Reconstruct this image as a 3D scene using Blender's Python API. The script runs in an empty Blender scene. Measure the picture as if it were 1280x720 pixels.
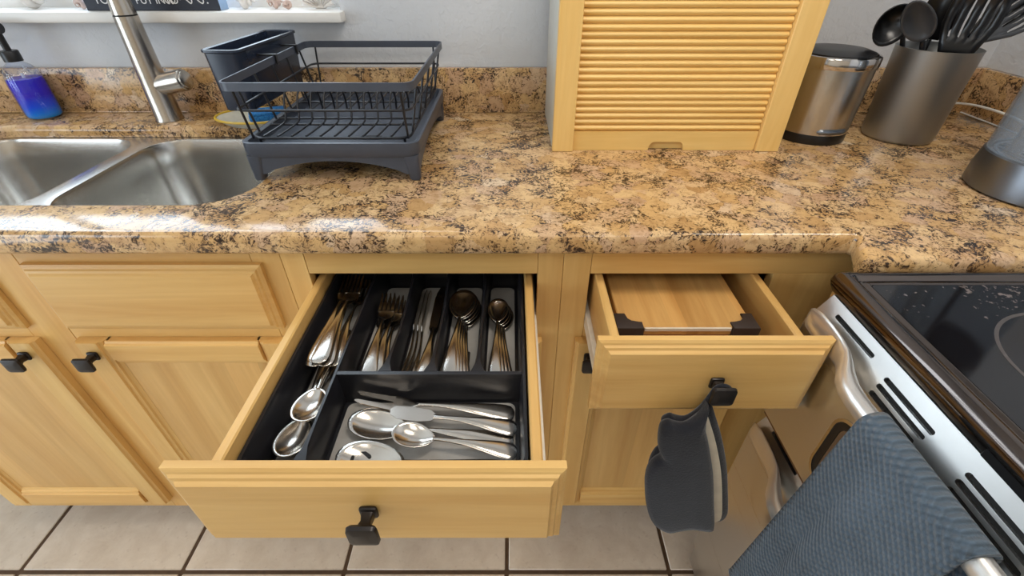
import bpy, bmesh, math, random
from mathutils import Vector, Matrix
random.seed(7)
PI = math.pi
scene = bpy.context.scene
COL = scene.collection

# ------------------------------------------------------------------ camera, world, lights, exposure
H = 1.255
cd = bpy.data.cameras.new('camera'); cam = bpy.data.objects.new('camera', cd); COL.objects.link(cam)
cam.location = (0, 0, H); cam.rotation_euler = (math.radians(90 - 36.7), 0, 0)
cd.sensor_width = 36; cd.lens = 577 / 1280 * 36; cd.clip_start = .02
scene.camera = cam

world = bpy.data.worlds.new('world'); scene.world = world; world.use_nodes = True
bgn = world.node_tree.nodes['Background']
bgn.inputs['Color'].default_value = (.80, .90, 1, 1); bgn.inputs['Strength'].default_value = 22.0

def area(name, loc, rot, sx, sy, power, color=(1, 1, 1), portal=False):
    l = bpy.data.lights.new(name, 'AREA'); l.shape = 'RECTANGLE'; l.size = sx; l.size_y = sy
    l.energy = power; l.color = color
    o = bpy.data.objects.new(name, l); COL.objects.link(o); o.location = loc; o.rotation_euler = rot
    if portal: l.cycles.is_portal = True
    return o
# daylight openings (portals only guide the sky light through the openings)
area('window_portal', (-1.14, 1.36, 1.60), (-PI/2, 0, 0), 1.5, .93, 1, portal=True)
area('patio_portal', (-2.74, -.7, 1.04), (0, -PI/2, 0), 2.06, 1.9, 1, portal=True)
# ceiling lamps of the room
WARM = (1, .92, .82)
area('ceiling_lamp_light', (.42, .30, 2.36), (0, 0, 0), .55, .30, 38, WARM)
area('ceiling_lamp_light', (-.05, -.85, 2.36), (0, 0, 0), .55, .55, 16, WARM)
area('ceiling_lamp_light', (-1.2, -1.3, 2.36), (0, 0, 0), .55, .55, 16, WARM)

vs = scene.view_settings
vs.view_transform = 'Standard'; vs.look = 'None'; vs.gamma = 1; vs.use_curve_mapping = False
vs.exposure = -1.83
scene.cycles.use_denoising = True
scene.cycles.max_bounces = 8

# ------------------------------------------------------------------ materials
def srgb(r, g, b):
    f = lambda c: (c/255/12.92) if c/255 <= .04045 else ((c/255 + .055)/1.055) ** 2.4
    return (f(r), f(g), f(b), 1)
MATS = {}
class NT:
    def __init__(s, name):
        m = bpy.data.materials.new(name); m.use_nodes = True; s.m = m; s.t = m.node_tree
        s.b = s.t.nodes['Principled BSDF']; s.out = s.t.nodes['Material Output']
    def n(s, typ, **kw):
        x = s.t.nodes.new(typ)
        for k, v in kw.items():
            if hasattr(x, k): setattr(x, k, v)
            else: x.inputs[k].default_value = v
        return x
    def l(s, a, b): s.t.links.new(a, b)
    def coords(s, scale=(1, 1, 1), out='Object', rot=(0, 0, 0)):
        tc = s.n('ShaderNodeTexCoord'); mp = s.n('ShaderNodeMapping')
        mp.inputs['Scale'].default_value = scale; mp.inputs['Rotation'].default_value = rot
        s.l(tc.outputs[out], mp.inputs[0]); return mp.outputs[0]
    def noise(s, vec, scale, detail=3, rough=.5, dist=0):
        x = s.n('ShaderNodeTexNoise'); x.inputs['Scale'].default_value = scale; x.inputs['Detail'].default_value = detail
        x.inputs['Roughness'].default_value = rough; x.inputs['Distortion'].default_value = dist
        s.l(vec, x.inputs['Vector']); return x
    def ramp(s, fac, stops, interp='LINEAR'):
        r = s.n('ShaderNodeValToRGB'); cr = r.color_ramp; cr.interpolation = interp
        while len(cr.elements) < len(stops): cr.elements.new(.5)
        for e, (p, c) in zip(cr.elements, stops): e.position = p; e.color = c if len(c) == 4 else (*c, 1)
        s.l(fac, r.inputs[0]); return r.outputs[0]
    def mix(s, fac, a, b, mode='MIX'):
        x = s.n('ShaderNodeMix', data_type='RGBA', blend_type=mode)
        for sock, v in ((x.inputs[0], fac), (x.inputs[6], a), (x.inputs[7], b)):
            if hasattr(v, 'is_linked') or isinstance(v, bpy.types.NodeSocket): s.l(v, sock)
            else: sock.default_value = v
        return x.outputs[2]
    def math(s, op, a, b=0.):
        x = s.n('ShaderNodeMath', operation=op)
        for i, v in enumerate((a, b)):
            if isinstance(v, bpy.types.NodeSocket): s.l(v, x.inputs[i])
            else: x.inputs[i].default_value = v
        return x.outputs[0]
    def bump(s, h, strength=.2, dist=.002):
        x = s.n('ShaderNodeBump'); x.inputs['Strength'].default_value = strength; x.inputs['Distance'].default_value = dist
        s.l(h, x.inputs['Height']); s.l(x.outputs[0], s.b.inputs['Normal'])
    def set(s, **kw):
        for k, v in kw.items():
            k = k.replace('_', ' ')
            i = s.b.inputs[k]
            if isinstance(v, bpy.types.NodeSocket): s.l(v, i)
            else: i.default_value = v
        return s
def reg(key, nt): MATS[key] = nt.m; return nt
def plain(key, col, rough=.5, metal=0, spec=.5, noise_amt=.06, coat=0):
    nt = reg(key, NT(key)); v = nt.coords(); nz = nt.noise(v, 60, 3)
    c2 = tuple(c * (1 - noise_amt) for c in col[:3]) + (1,)
    c1 = tuple(min(1, c * (1 + noise_amt)) for c in col[:3]) + (1,)
    nt.set(Base_Color=nt.ramp(nz.outputs['Fac'], [(.3, c2), (.7, c1)]), Roughness=rough, Metallic=metal, Specular_IOR_Level=spec, Coat_Weight=coat)
    return nt

def wood(key, axis, lo, hi, staves=0., rough=.38, fiber=1.):
    nt = reg(key, NT(key))
    sc = [26, 26, 26]; sc[axis] = 1.6
    v = nt.coords(tuple(sc))
    oi = nt.n('ShaderNodeObjectInfo')
    off = nt.n('ShaderNodeVectorMath', operation='ADD'); nt.l(v, off.inputs[0])
    comb = nt.n('ShaderNodeCombineXYZ'); r10 = nt.math('MULTIPLY', oi.outputs['Random'], 37.)
    for i in range(3): nt.l(r10, comb.inputs[i])
    nt.l(comb.outputs[0], off.inputs[1]); v2 = off.outputs[0]
    g = nt.noise(v2, 1.0, 4, .6, .6); f = nt.noise(v2, 5.5, 3, .6)
    c = nt.ramp(g.outputs['Fac'], [(.28, lo), (.72, hi)])
    fr = nt.ramp(f.outputs['Fac'], [(.35, (.90, .88, .84)), (.62, (1, 1, 1))])
    c = nt.mix(.35 * fiber, c, fr, 'MULTIPLY')
    val = nt.math('ADD', nt.math('MULTIPLY', oi.outputs['Random'], .14), .93)
    if staves:
        tc = nt.n('ShaderNodeTexCoord'); sx = nt.n('ShaderNodeSeparateXYZ'); nt.l(tc.outputs['Object'], sx.inputs[0])
        cross = sx.outputs[0] if axis != 0 else sx.outputs[1]
        cell = nt.math('FLOOR', nt.math('ADD', nt.math('DIVIDE', cross, staves), nt.math('MULTIPLY', oi.outputs['Random'], 50.)))
        wn = nt.n('ShaderNodeTexWhiteNoise', noise_dimensions='1D'); nt.l(cell, wn.inputs['W'])
        val = nt.math('MULTIPLY', val, nt.math('ADD', nt.math('MULTIPLY', wn.outputs['Value'], .26), .84))
    hs = nt.n('ShaderNodeHueSaturation'); nt.l(c, hs.inputs['Color']); nt.l(val, hs.inputs['Value'])
    nt.set(Base_Color=hs.outputs[0], Roughness=rough, Specular_IOR_Level=.45)
    nt.bump(f.outputs['Fac'], .05, .001)
MLO, MHI = srgb(208, 158, 88), srgb(229, 189, 119)
for k, ax in (('x', 0), ('y', 1), ('z', 2)):
    wood('maple_' + k, ax, MLO, MHI)
wood('maple_panel', 2, srgb(202, 154, 88), srgb(224, 182, 116), staves=.062)
wood('maple_slat', 0, srgb(232, 186, 104), srgb(246, 208, 134))
wood('maple_garage', 2, srgb(232, 186, 106), srgb(244, 206, 134))
wood('bamboo', 1, srgb(190, 138, 74), srgb(226, 180, 112), staves=.022, fiber=1.6)
wood('box_wood', 0, srgb(140, 92, 70), srgb(176, 122, 98))
wood('dark_wood', 0, srgb(96, 66, 40), srgb(126, 90, 56))

def granite():
    nt = reg('granite', NT('granite'))
    v = nt.coords()
    w = nt.noise(v, 26, 3, .6)
    dv = nt.n('ShaderNodeVectorMath', operation='MULTIPLY_ADD')
    nt.l(w.outputs['Color'], dv.inputs[0]); dv.inputs[1].default_value = (.045, .045, .045); nt.l(v, dv.inputs[2])
    vd = dv.outputs[0]
    vo = nt.n('ShaderNodeTexVoronoi', feature='F1'); vo.inputs['Scale'].default_value = 30; nt.l(vd, vo.inputs['Vector'])
    ve = nt.n('ShaderNodeTexVoronoi', feature='DISTANCE_TO_EDGE'); ve.inputs['Scale'].default_value = 30; nt.l(vd, ve.inputs['Vector'])
    c = nt.ramp(vo.outputs['Color'], [(.0, srgb(184, 142, 94)), (.3, srgb(209, 169, 114)), (.55, srgb(222, 187, 138)), (.8, srgb(200, 162, 126)), (1, srgb(232, 211, 178))])
    mid = nt.noise(v, 60, 4, .7)
    c = nt.mix(nt.ramp(mid.outputs['Fac'], [(.47, (0, 0, 0)), (.70, (.65, .65, .65))]), c, srgb(158, 118, 72))
    patch = nt.noise(v, 15, 3, .55, .8)
    pt = nt.math('MULTIPLY', nt.math('SUBTRACT', patch.outputs['Fac'], .5), .55)
    edge = nt.ramp(ve.outputs['Distance'], [(.0, (.075, .075, .075)), (.20, (0, 0, 0))])
    spk = nt.noise(vd, 200, 4, .7)
    tot = nt.math('ADD', nt.math('ADD', spk.outputs['Fac'], pt), edge)
    c = nt.mix(nt.ramp(tot, [(.51, (0, 0, 0)), (.61, (.65, .65, .65))]), c, srgb(124, 90, 58))
    c = nt.mix(nt.ramp(tot, [(.585, (0, 0, 0)), (.65, (.95, .95, .95))]), c, nt.ramp(w.outputs['Fac'], [(.35, srgb(30, 25, 24)), (.65, srgb(62, 46, 38))]))
    nt.set(Base_Color=c, Roughness=.13, Specular_IOR_Level=.45)
granite()

def steel(key, col, rough, axis=0, amt=.12, stretch=.6):
    nt = reg(key, NT(key)); sc = [520, 520, 520]; sc[axis] = stretch
    nz = nt.noise(nt.coords(tuple(sc)), 1, 2, .5)
    r = nt.math('ADD', nt.math('MULTIPLY', nz.outputs['Fac'], amt), rough - amt / 2)
    nt.set(Base_Color=col, Metallic=1, Roughness=r); nt.bump(nz.outputs['Fac'], .03, .0005)
steel('steel_x', srgb(196, 193, 188), .30, 0)
steel('steel_y', srgb(206, 204, 200), .30, 1)
steel('steel_z', srgb(200, 196, 190), .24, 2, .05)
steel('sink_steel', srgb(206, 203, 198), .24, 0, .08)
steel('nickel', srgb(190, 182, 172), .26, 2, .06)
steel('crock_metal', srgb(160, 161, 160), .44, 2, .1)
steel('machine_metal', srgb(122, 126, 132), .34, 2, .1)
plain('cutlery', srgb(206, 200, 192), .19, 1, noise_amt=.02)
plain('frame_chrome', srgb(104, 95, 90), .11, 1, noise_amt=.02)
plain('chrome', srgb(205, 200, 196), .10, 1, noise_amt=.02)
plain('bronze', srgb(34, 28, 25), .38, .35)
plain('black_plastic', srgb(16, 16, 18), .35)
plain('black_nylon', srgb(20, 20, 22), .30)
plain('grey_nylon', srgb(58, 60, 64), .32)
plain('navy_plastic', srgb(34, 42, 58), .26)
plain('rack_plastic', srgb(66, 72, 84), .42)
plain('rack_wire', srgb(34, 35, 40), .30, .3)
plain('tray_plastic', srgb(30, 30, 34), .30)
plain('tray_mat', srgb(160, 156, 150), .75)
plain('rubber', srgb(50, 38, 32), .6)
plain('white_paint', srgb(236, 234, 230), .35, noise_amt=.01)
plain('slide_white', srgb(232, 226, 212), .45)
plain('laminate', srgb(208, 204, 192), .4)
plain('sign_black', srgb(38, 42, 54), .6)
plain('sign_side', srgb(140, 165, 195), .6)
plain('letter_white', srgb(236, 236, 234), .6, noise_amt=.01)
plain('shell_white', srgb(226, 220, 214), .45, noise_amt=.08)
plain('shell_pink', srgb(206, 180, 168), .45, noise_amt=.15)
plain('dish_white', srgb(226, 222, 206), .25)
plain('dish_yellow', srgb(224, 184, 60), .3)
plain('cord_white', srgb(226, 222, 212), .5)
plain('dark_gap', srgb(12, 11, 11), .7)
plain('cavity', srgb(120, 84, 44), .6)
plain('lining', srgb(222, 210, 190), .9)
def lampmat():
    nt = reg('lamp_glow', NT('lamp_glow')); nt.set(Base_Color=(1, .95, .88, 1), Emission_Color=(1, .90, .76, 1), Emission_Strength=4.)
lampmat()

def fabric(key, col, scale, strength, kind='noise', dist=.003):
    nt = reg(key, NT(key)); v = nt.coords()
    nz = nt.noise(v, 300, 3, .7); big = nt.noise(v, 22, 4, .6)
    c = nt.ramp(big.outputs['Fac'], [(.3, tuple(x * .8 for x in col[:3])), (.7, tuple(x * 1.2 for x in col[:3]))])
    if kind == 'waffle':
        sx = nt.n('ShaderNodeSeparateXYZ'); nt.l(v, sx.inputs[0])
        a = nt.math('SINE', nt.math('MULTIPLY', sx.outputs[1], scale)); b = nt.math('SINE', nt.math('MULTIPLY', sx.outputs[2], scale))
        w = nt.math('MULTIPLY', a, b); h = nt.math('ADD', w, nt.math('MULTIPLY', nz.outputs['Fac'], .6))
        c = nt.mix(nt.ramp(w, [(.0, (.0, .0, .0)), (1, (.35, .35, .35))]), c, tuple(x * 1.7 for x in col[:3]) + (1,))
        nt.bump(h, strength, dist)
    else: nt.bump(nz.outputs['Fac'], strength, dist)
    nt.set(Base_Color=c, Roughness=.95, Specular_IOR_Level=.15, Sheen_Weight=.2)
fabric('towel', srgb(78, 90, 101), 640, .8, 'waffle')
fabric('mitt', srgb(36, 37, 43), 500, .35)
fabric('white_cloth', srgb(226, 224, 218), 900, .5, 'waffle')

def tile():
    nt = reg('tile', NT('tile')); v = nt.coords(); oi = nt.n('ShaderNodeObjectInfo')
    a = nt.noise(v, 14, 5, .65, .4); f = nt.noise(v, 70, 3, .6)
    c = nt.ramp(a.outputs['Fac'], [(.3, srgb(198, 182, 163)), (.7, srgb(217, 204, 187))])
    c = nt.mix(nt.ramp(f.outputs['Fac'], [(.60, (0, 0, 0)), (.74, (.5, .5, .5))]), c, srgb(176, 156, 138))
    hs = nt.n('ShaderNodeHueSaturation'); nt.l(c, hs.inputs['Color'])
    nt.l(nt.math('ADD', nt.math('MULTIPLY', oi.outputs['Random'], .08), .96), hs.inputs['Value'])
    nt.set(Base_Color=hs.outputs[0], Roughness=.42); nt.bump(a.outputs['Fac'], .25, .004)
tile()
plain('grout', srgb(82, 62, 44), .9, noise_amt=.2)
def wallpaint(key, col):
    nt = reg(key, NT(key)); v = nt.coords(); a = nt.noise(v, 75, 3, .5)
    nt.set(Base_Color=col, Roughness=.75); nt.bump(nt.ramp(a.outputs['Fac'], [(.42, (0, 0, 0)), (.58, (1, 1, 1))]), .22, .003)
wallpaint('wall', srgb(208, 211, 216)); wallpaint('ceiling', srgb(236, 234, 230)); wallpaint('wall_warm', srgb(214, 200, 180))

def glassy(key, tint, window_sheen=0.):
    nt = reg(key, NT(key))
    tr = nt.n('ShaderNodeBsdfTransparent'); tr.inputs[0].default_value = tint
    gl = nt.n('ShaderNodeBsdfGlossy'); gl.inputs['Roughness'].default_value = .03
    lw = nt.n('ShaderNodeLayerWeight'); lw.inputs[0].default_value = .5
    frs = nt.math('ADD', nt.math('MULTIPLY', nt.math('POWER', lw.outputs['Facing'], 4.), .6), .05)
    base = tr.outputs[0]
    if window_sheen:
        df = nt.n('ShaderNodeBsdfDiffuse'); df.inputs[0].default_value = (.55, .64, .74, 1)  # bluish diffuse veil, a window reflection put into the tank's colour
        m0 = nt.n('ShaderNodeMixShader'); m0.inputs[0].default_value = window_sheen; nt.l(tr.outputs[0], m0.inputs[1]); nt.l(df.outputs[0], m0.inputs[2]); base = m0.outputs[0]
    mx = nt.n('ShaderNodeMixShader'); nt.l(frs, mx.inputs[0]); nt.l(base, mx.inputs[1]); nt.l(gl.outputs[0], mx.inputs[2])
    nt.l(mx.outputs[0], nt.out.inputs[0])
glassy('pane', (.95, .97, .98, 1)); glassy('bottle_glass', (.86, .89, .94, 1)); glassy('tank', (.84, .89, .94, 1), .22)
def liquid():
    nt = reg('blue_soap', NT('blue_soap')); tc = nt.n('ShaderNodeTexCoord'); sx = nt.n('ShaderNodeSeparateXYZ'); nt.l(tc.outputs['Object'], sx.inputs[0])
    nt.set(Base_Color=nt.ramp(sx.outputs[2], [(.0, srgb(0, 170, 250)), (.03, srgb(20, 90, 250)), (.055, srgb(34, 12, 215))]), Roughness=.15)
liquid()
def spongem():
    nt = reg('sponge', NT('sponge')); nz = nt.noise(nt.coords(), 260, 3, .7)
    nt.set(Base_Color=nt.ramp(nz.outputs['Fac'], [(.35, srgb(20, 90, 170)), (.65, srgb(70, 160, 220))]), Roughness=.95); nt.bump(nz.outputs['Fac'], .6, .003)
spongem()
def glasstop():
    nt = reg('cooktop_glass', NT('cooktop_glass')); nz = nt.noise(nt.coords(), 130, 2, .6); b = nt.noise(nt.coords(), 9, 2)
    f = nt.math('MULTIPLY', nz.outputs['Fac'], nt.math('ADD', b.outputs['Fac'], .5))
    nt.set(Base_Color=nt.ramp(f, [(.70, srgb(16, 14, 16)), (.74, srgb(110, 100, 96))]), Roughness=.08)
glasstop()
plain('ring_print', srgb(78, 72, 70), .35)
M = MATS

# ------------------------------------------------------------------ mesh helpers
def rrect(x0, x1, y0, y1, r, n=5):
    pts = []
    for cx, cy, a0 in ((x1 - r, y1 - r, 0), (x0 + r, y1 - r, 90), (x0 + r, y0 + r, 180), (x1 - r, y0 + r, 270)):
        for i in range(n + 1):
            a = math.radians(a0 + 90 * i / n); pts.append((cx + r * math.cos(a), cy + r * math.sin(a)))
    return pts
def ell(cx, cy, rx, ry, n=28):
    return [(cx + rx * math.cos(2 * PI * i / n), cy + ry * math.sin(2 * PI * i / n)) for i in range(n)]
def origin_of(o):
    v = Vector((0, 0, 0))
    while o is not None: v += o.location; o = o.parent
    return v
class MB:
    def __init__(s): s.bm = bmesh.new()
    def box(s, x0, x1, y0, y1, z0, z1, bev=0, seg=2):
        r = bmesh.ops.create_cube(s.bm, size=1)
        for v in r['verts']:
            v.co = Vector(((x0 + x1) / 2 + v.co.x * (x1 - x0), (y0 + y1) / 2 + v.co.y * (y1 - y0), (z0 + z1) / 2 + v.co.z * (z1 - z0)))
        if bev:
            es = list({e for v in r['verts'] for e in v.link_edges})
            bmesh.ops.bevel(s.bm, geom=es, offset=bev, segments=seg, profile=.5, affect='EDGES')
        return s
    def loft(s, rings, cap0=True, cap1=True, closed=True):
        vr = [[s.bm.verts.new(p) for p in ring] for ring in rings]; n = len(vr[0])
        for a, b in zip(vr, vr[1:]):
            for i in range(n if closed else n - 1):
                j = (i + 1) % n
                try: s.bm.faces.new((a[i], a[j], b[j], b[i]))
                except ValueError: pass
        if cap0: s.bm.faces.new(vr[0][::-1])
        if cap1: s.bm.faces.new(vr[-1])
        return s
    def stack(s, layers, cap0=True, cap1=True):        # layers: (outline2d, z)
        return s.loft([[(x, y, z) for x, y in o] for o, z in layers], cap0, cap1)
    def lathe(s, prof, cx=0, cy=0, z=0, n=32, cap0=True, cap1=True, flute=0, nf=0):
        R = []
        for r, h in prof:
            R.append([(cx + (r * (1 + flute * math.cos(nf * 2 * PI * i / n))) * math.cos(2 * PI * i / n), cy + (r * (1 + flute * math.cos(nf * 2 * PI * i / n))) * math.sin(2 * PI * i / n), z + h) for i in range(n)])
        return s.loft(R, cap0, cap1)
    def ring(s, outer, inner, z0, z1):
        no = [[(x, y, z) for x, y in o] for o, z in ((outer, z0), (outer, z1), (inner, z1), (inner, z0), (outer, z0))]
        vr = [[s.bm.verts.new(p) for p in r] for r in no[:4]]; n = len(outer)
        for k in range(4):
            a, b = vr[k], vr[(k + 1) % 4]
            for i in range(n): s.bm.faces.new((a[i], a[(i + 1) % n], b[(i + 1) % n], b[i]))
        return s
    def prism(s, poly, axis, a0, a1, bev=0, seg=2):
        # poly in the two other axes (cyclic order kept: x->(y,z), y->(x,z), z->(x,y))
        def P(p, a): return {'x': (a, p[0], p[1]), 'y': (p[0], a, p[1]), 'z': (p[0], p[1], a)}[axis]
        v0 = [s.bm.verts.new(P(p, a0)) for p in poly]; v1 = [s.bm.verts.new(P(p, a1)) for p in poly]
        n = len(poly); fs = [s.bm.faces.new(v0[::-1]), s.bm.faces.new(v1)]
        for i in range(n): fs.append(s.bm.faces.new((v0[i], v0[(i + 1) % n], v1[(i + 1) % n], v1[i])))
        if bev:
            es = list(fs[0].edges) + list(fs[1].edges)
            bmesh.ops.bevel(s.bm, geom=es, offset=bev, segments=seg, profile=.5, affect='EDGES')
        return s
    def tube(s, pts, r, n=8, closed=False, cap=True, flat=1.):
        pts = [Vector(p) for p in pts]; N = len(pts); rs = r if isinstance(r, (list, tuple)) else [r] * N
        rings = []; up = None
        for i in range(N):
            if closed: t = pts[(i + 1) % N] - pts[i - 1]
            else: t = pts[min(i + 1, N - 1)] - pts[max(i - 1, 0)]
            t.normalize()
            if up is None:
                a = Vector((0, 0, 1)) if abs(t.z) < .9 else Vector((1, 0, 0)); up = (a - t * a.dot(t)).normalized()
            else:
                up = up - t * up.dot(t)
                if up.length < 1e-6: up = t.orthogonal()
                up.normalize()
            sd = t.cross(up)
            rings.append([pts[i] + (up * math.cos(2 * PI * k / n) * flat + sd * math.sin(2 * PI * k / n)) * rs[i] for k in range(n)])
        if closed: rings.append(rings[0])
        return s.loft(rings, cap and not closed, cap and not closed)
    def xform(s, m):
        bmesh.ops.transform(s.bm, matrix=m, verts=s.bm.verts); return s
    def build(s, name, mat, parent=None, local=False, smooth=40):
        bm = s.bm; bmesh.ops.remove_doubles(bm, verts=bm.verts, dist=1e-6); bmesh.ops.recalc_face_normals(bm, faces=bm.faces)
        me = bpy.data.meshes.new(name)
        if parent is not None and not local:
            o = origin_of(parent); bmesh.ops.translate(bm, verts=bm.verts, vec=-o)
        bm.to_mesh(me); bm.free()
        me.materials.append(M[mat])
        if smooth:
            me.polygons.foreach_set('use_smooth', [True] * len(me.polygons)); me.set_sharp_from_angle(angle=math.radians(smooth))
        ob = bpy.data.objects.new(name, me); COL.objects.link(ob); ob.parent = parent
        return ob
def tag(o, label=None, cat=None, group=None, kind=None):
    for k, v in (('label', label), ('category', cat), ('group', group), ('kind', kind)):
        if v: o[k] = v
    return o
def thing(name, label, cat, loc=(0, 0, 0), group=None, kind=None):
    o = bpy.data.objects.new(name, None); COL.objects.link(o); o.location = loc; o.empty_display_size = .02
    return tag(o, label, cat, group, kind)
def boolean(ob, cutter):
    md = ob.modifiers.new('cut', 'BOOLEAN'); md.operation = 'DIFFERENCE'; md.object = cutter; md.solver = 'EXACT'
    bpy.context.view_layer.update()
    dg = bpy.context.evaluated_depsgraph_get()
    me = bpy.data.meshes.new_from_object(ob.evaluated_get(dg)); ob.modifiers.clear(); ob.data = me
    bpy.data.objects.remove(cutter)
    me.polygons.foreach_set('use_smooth', [True] * len(me.polygons)); me.set_sharp_from_angle(angle=math.radians(40))
def dup(root):
    r = root.copy(); COL.objects.link(r)
    for ch in list(root.children):
        c = ch.copy(); COL.objects.link(c); c.parent = r
        for g in ch.children:
            d = g.copy(); COL.objects.link(d); d.parent = c
    return r
def arc(cx, cy, r, a0, a1, n=8):
    return [(cx + r * math.cos(math.radians(a0 + (a1 - a0) * i / n)), cy + r * math.sin(math.radians(a0 + (a1 - a0) * i / n))) for i in range(n + 1)]
def smoothpath(pts, k=6):
    P = [Vector(p) for p in pts]; out = []
    for i in range(len(P) - 1):
        p0 = P[max(i - 1, 0)]; p1 = P[i]; p2 = P[i + 1]; p3 = P[min(i + 2, len(P) - 1)]
        for j in range(k):
            t = j / k
            out.append(.5 * ((2 * p1) + (p2 - p0) * t + (2 * p0 - 5 * p1 + 4 * p2 - p3) * t * t + (3 * p1 - p0 - 3 * p2 + p3) * t ** 3))
    out.append(P[-1]); return out

# ------------------------------------------------------------------ the room
YW = 1.22; XR = 1.15; XL = -2.7; YB = -2.4; ZC = 2.42; CT = .914
TS = .4055
fl = tag(MB().box(XL, XR, YB, YW, -.05, -.003).build('floor', 'grout'), 'beige ceramic tile floor with brown grout', None, kind='structure')
tm = None
x0t, y0t = -1.2295, .5
for i in range(-3, 6):
    for j in range(-5, 2):
        xa, xb = x0t + i * TS, x0t + (i + 1) * TS; ya, yb = y0t + j * TS, y0t + (j + 1) * TS
        if xa > XR or ya > YW or xb < XL or yb < YB: continue
        full = xb <= XR and yb <= YW and xa >= XL and ya >= YB
        if full and tm is not None:
            o = bpy.data.objects.new('floor_tile', tm); COL.objects.link(o); o.parent = fl
        else:
            cx, cy = (xa + xb) / 2, (ya + yb) / 2
            b = MB().box(max(xa, XL) - cx + .0048, min(xb, XR) - cx - .0048, max(ya, YB) - cy + .0048, min(yb, YW) - cy - .0048, -.012, 0, .002, 1)
            o = b.build('floor_tile', 'tile', fl, local=True)
            if full: tm = o.data
        o.location = ((xa + xb) / 2, (ya + yb) / 2, random.uniform(-.0006, .0006))

WX0, WX1, WZ0, WZ1 = -1.90, -.39, 1.132, 2.06
b = MB(); b.box(XL - .14, WX0, YW, YW + .14, 0, ZC); b.box(WX1, XR + .14, YW, YW + .14, 0, ZC)
b.box(WX0, WX1, YW, YW + .14, 0, WZ0 - .018); b.box(WX0, WX1, YW, YW + .14, WZ1, ZC)
tag(b.build('wall_back', 'wall', smooth=0), 'pale grey textured wall behind the counter', kind='structure')
tag(MB().box(XR, XR + .14, YB - .14, YW, 0, ZC).build('wall_right', 'wall', smooth=0), 'pale grey wall behind the range', kind='structure')
b = MB(); b.box(XL - .14, XL, YB - .14, -1.65, 0, ZC); b.box(XL - .14, XL, .25, YW, 0, ZC); b.box(XL - .14, XL, -1.65, .25, 2.07, ZC)
tag(b.build('wall_left', 'wall', smooth=0), kind='structure')
tag(MB().box(XL, XR, YB - .14, YB, 0, ZC).build('wall_rear', 'wall_warm', smooth=0), kind='structure')
tag(MB().box(XL - .14, XR + .14, YB - .14, YW + .14, ZC, ZC + .1).build('ceiling', 'ceiling', smooth=0), kind='structure')
# window over the sink
w1 = thing('window_1', 'white framed window above the sink with a deep white sill', None, (-1.14, YW, WZ0), kind='structure')
MB().box(WX0 - .03, WX1 + .008, 1.188, YW + .14, WZ0 - .020, WZ0 + .002, .004).build('window_sill', 'white_paint', w1)
b = MB(); fy0, fy1 = 1.285, 1.335
b.box(WX0, WX0 + .05, fy0, fy1, WZ0 + .002, WZ1); b.box(WX1 - .05, WX1, fy0, fy1, WZ0 + .002, WZ1)
b.box(WX0 + .05, WX1 - .05, fy0, fy1, WZ0 + .002, WZ0 + .05); b.box(WX0 + .05, WX1 - .05, fy0, fy1, WZ1 - .05, WZ1)
b.build('window_frame', 'white_paint', w1, smooth=0)
for mx in (-1.42, -.93): MB().box(mx - .022, mx + .022, fy0 + .008, fy1 - .008, WZ0 + .05, WZ1 - .05).build('mullion', 'white_paint', w1, smooth=0)
MB().box(WX0 + .05, WX1 - .05, fy0 + .022, fy0 + .026, WZ0 + .05, WZ1 - .05).build('pane', 'pane', w1, smooth=0)
# patio door in the far side wall (daylight)
w2 = thing('window_2', 'white framed glass patio door', None, (XL, -.7, 0), kind='structure')
b = MB(); b.box(XL - .10, XL - .04, -1.65, -1.57, 0, 2.07); b.box(XL - .10, XL - .04, .17, .25, 0, 2.07); b.box(XL - .10, XL - .04, -1.57, .17, 1.99, 2.07); b.box(XL - .10, XL - .04, -1.57, .17, 0, .08)
b.box(XL - .10, XL - .04, -.74, -.66, .08, 1.99)
b.build('window_frame', 'white_paint', w2, smooth=0)
MB().box(XL - .072, XL - .068, -1.57, .17, .08, 1.99).build('pane', 'pane', w2, smooth=0)
for x, y in ((.42, .30), (-.05, -.85), (-1.2, -1.3)):
    t = thing('ceiling_lamp', {.42: 'flat oblong ceiling lamp above the worktop and range', -.05: 'flat square ceiling lamp in the middle of the room', -1.2: 'flat square ceiling lamp toward the patio door'}[x], 'lamp', (x, y, ZC), 'ceiling lamps')
    sx, sy = (.32, .2) if y > 0 else (.32, .32)
    MB().ring(rrect(x - sx, x + sx, y - sy, y + sy, .03), rrect(x - sx + .03, x + sx - .03, y - sy + .03, y + sy - .03, .02), ZC - .05, ZC - .001).build('lamp_frame', 'white_paint', t)
    MB().stack([(rrect(x - sx + .031, x + sx - .031, y - sy + .031, y + sy - .031, .02), ZC - .045), (rrect(x - sx + .031, x + sx - .031, y - sy + .031, y + sy - .031, .02), ZC - .03)]).build('diffuser', 'lamp_glow', t)

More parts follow.
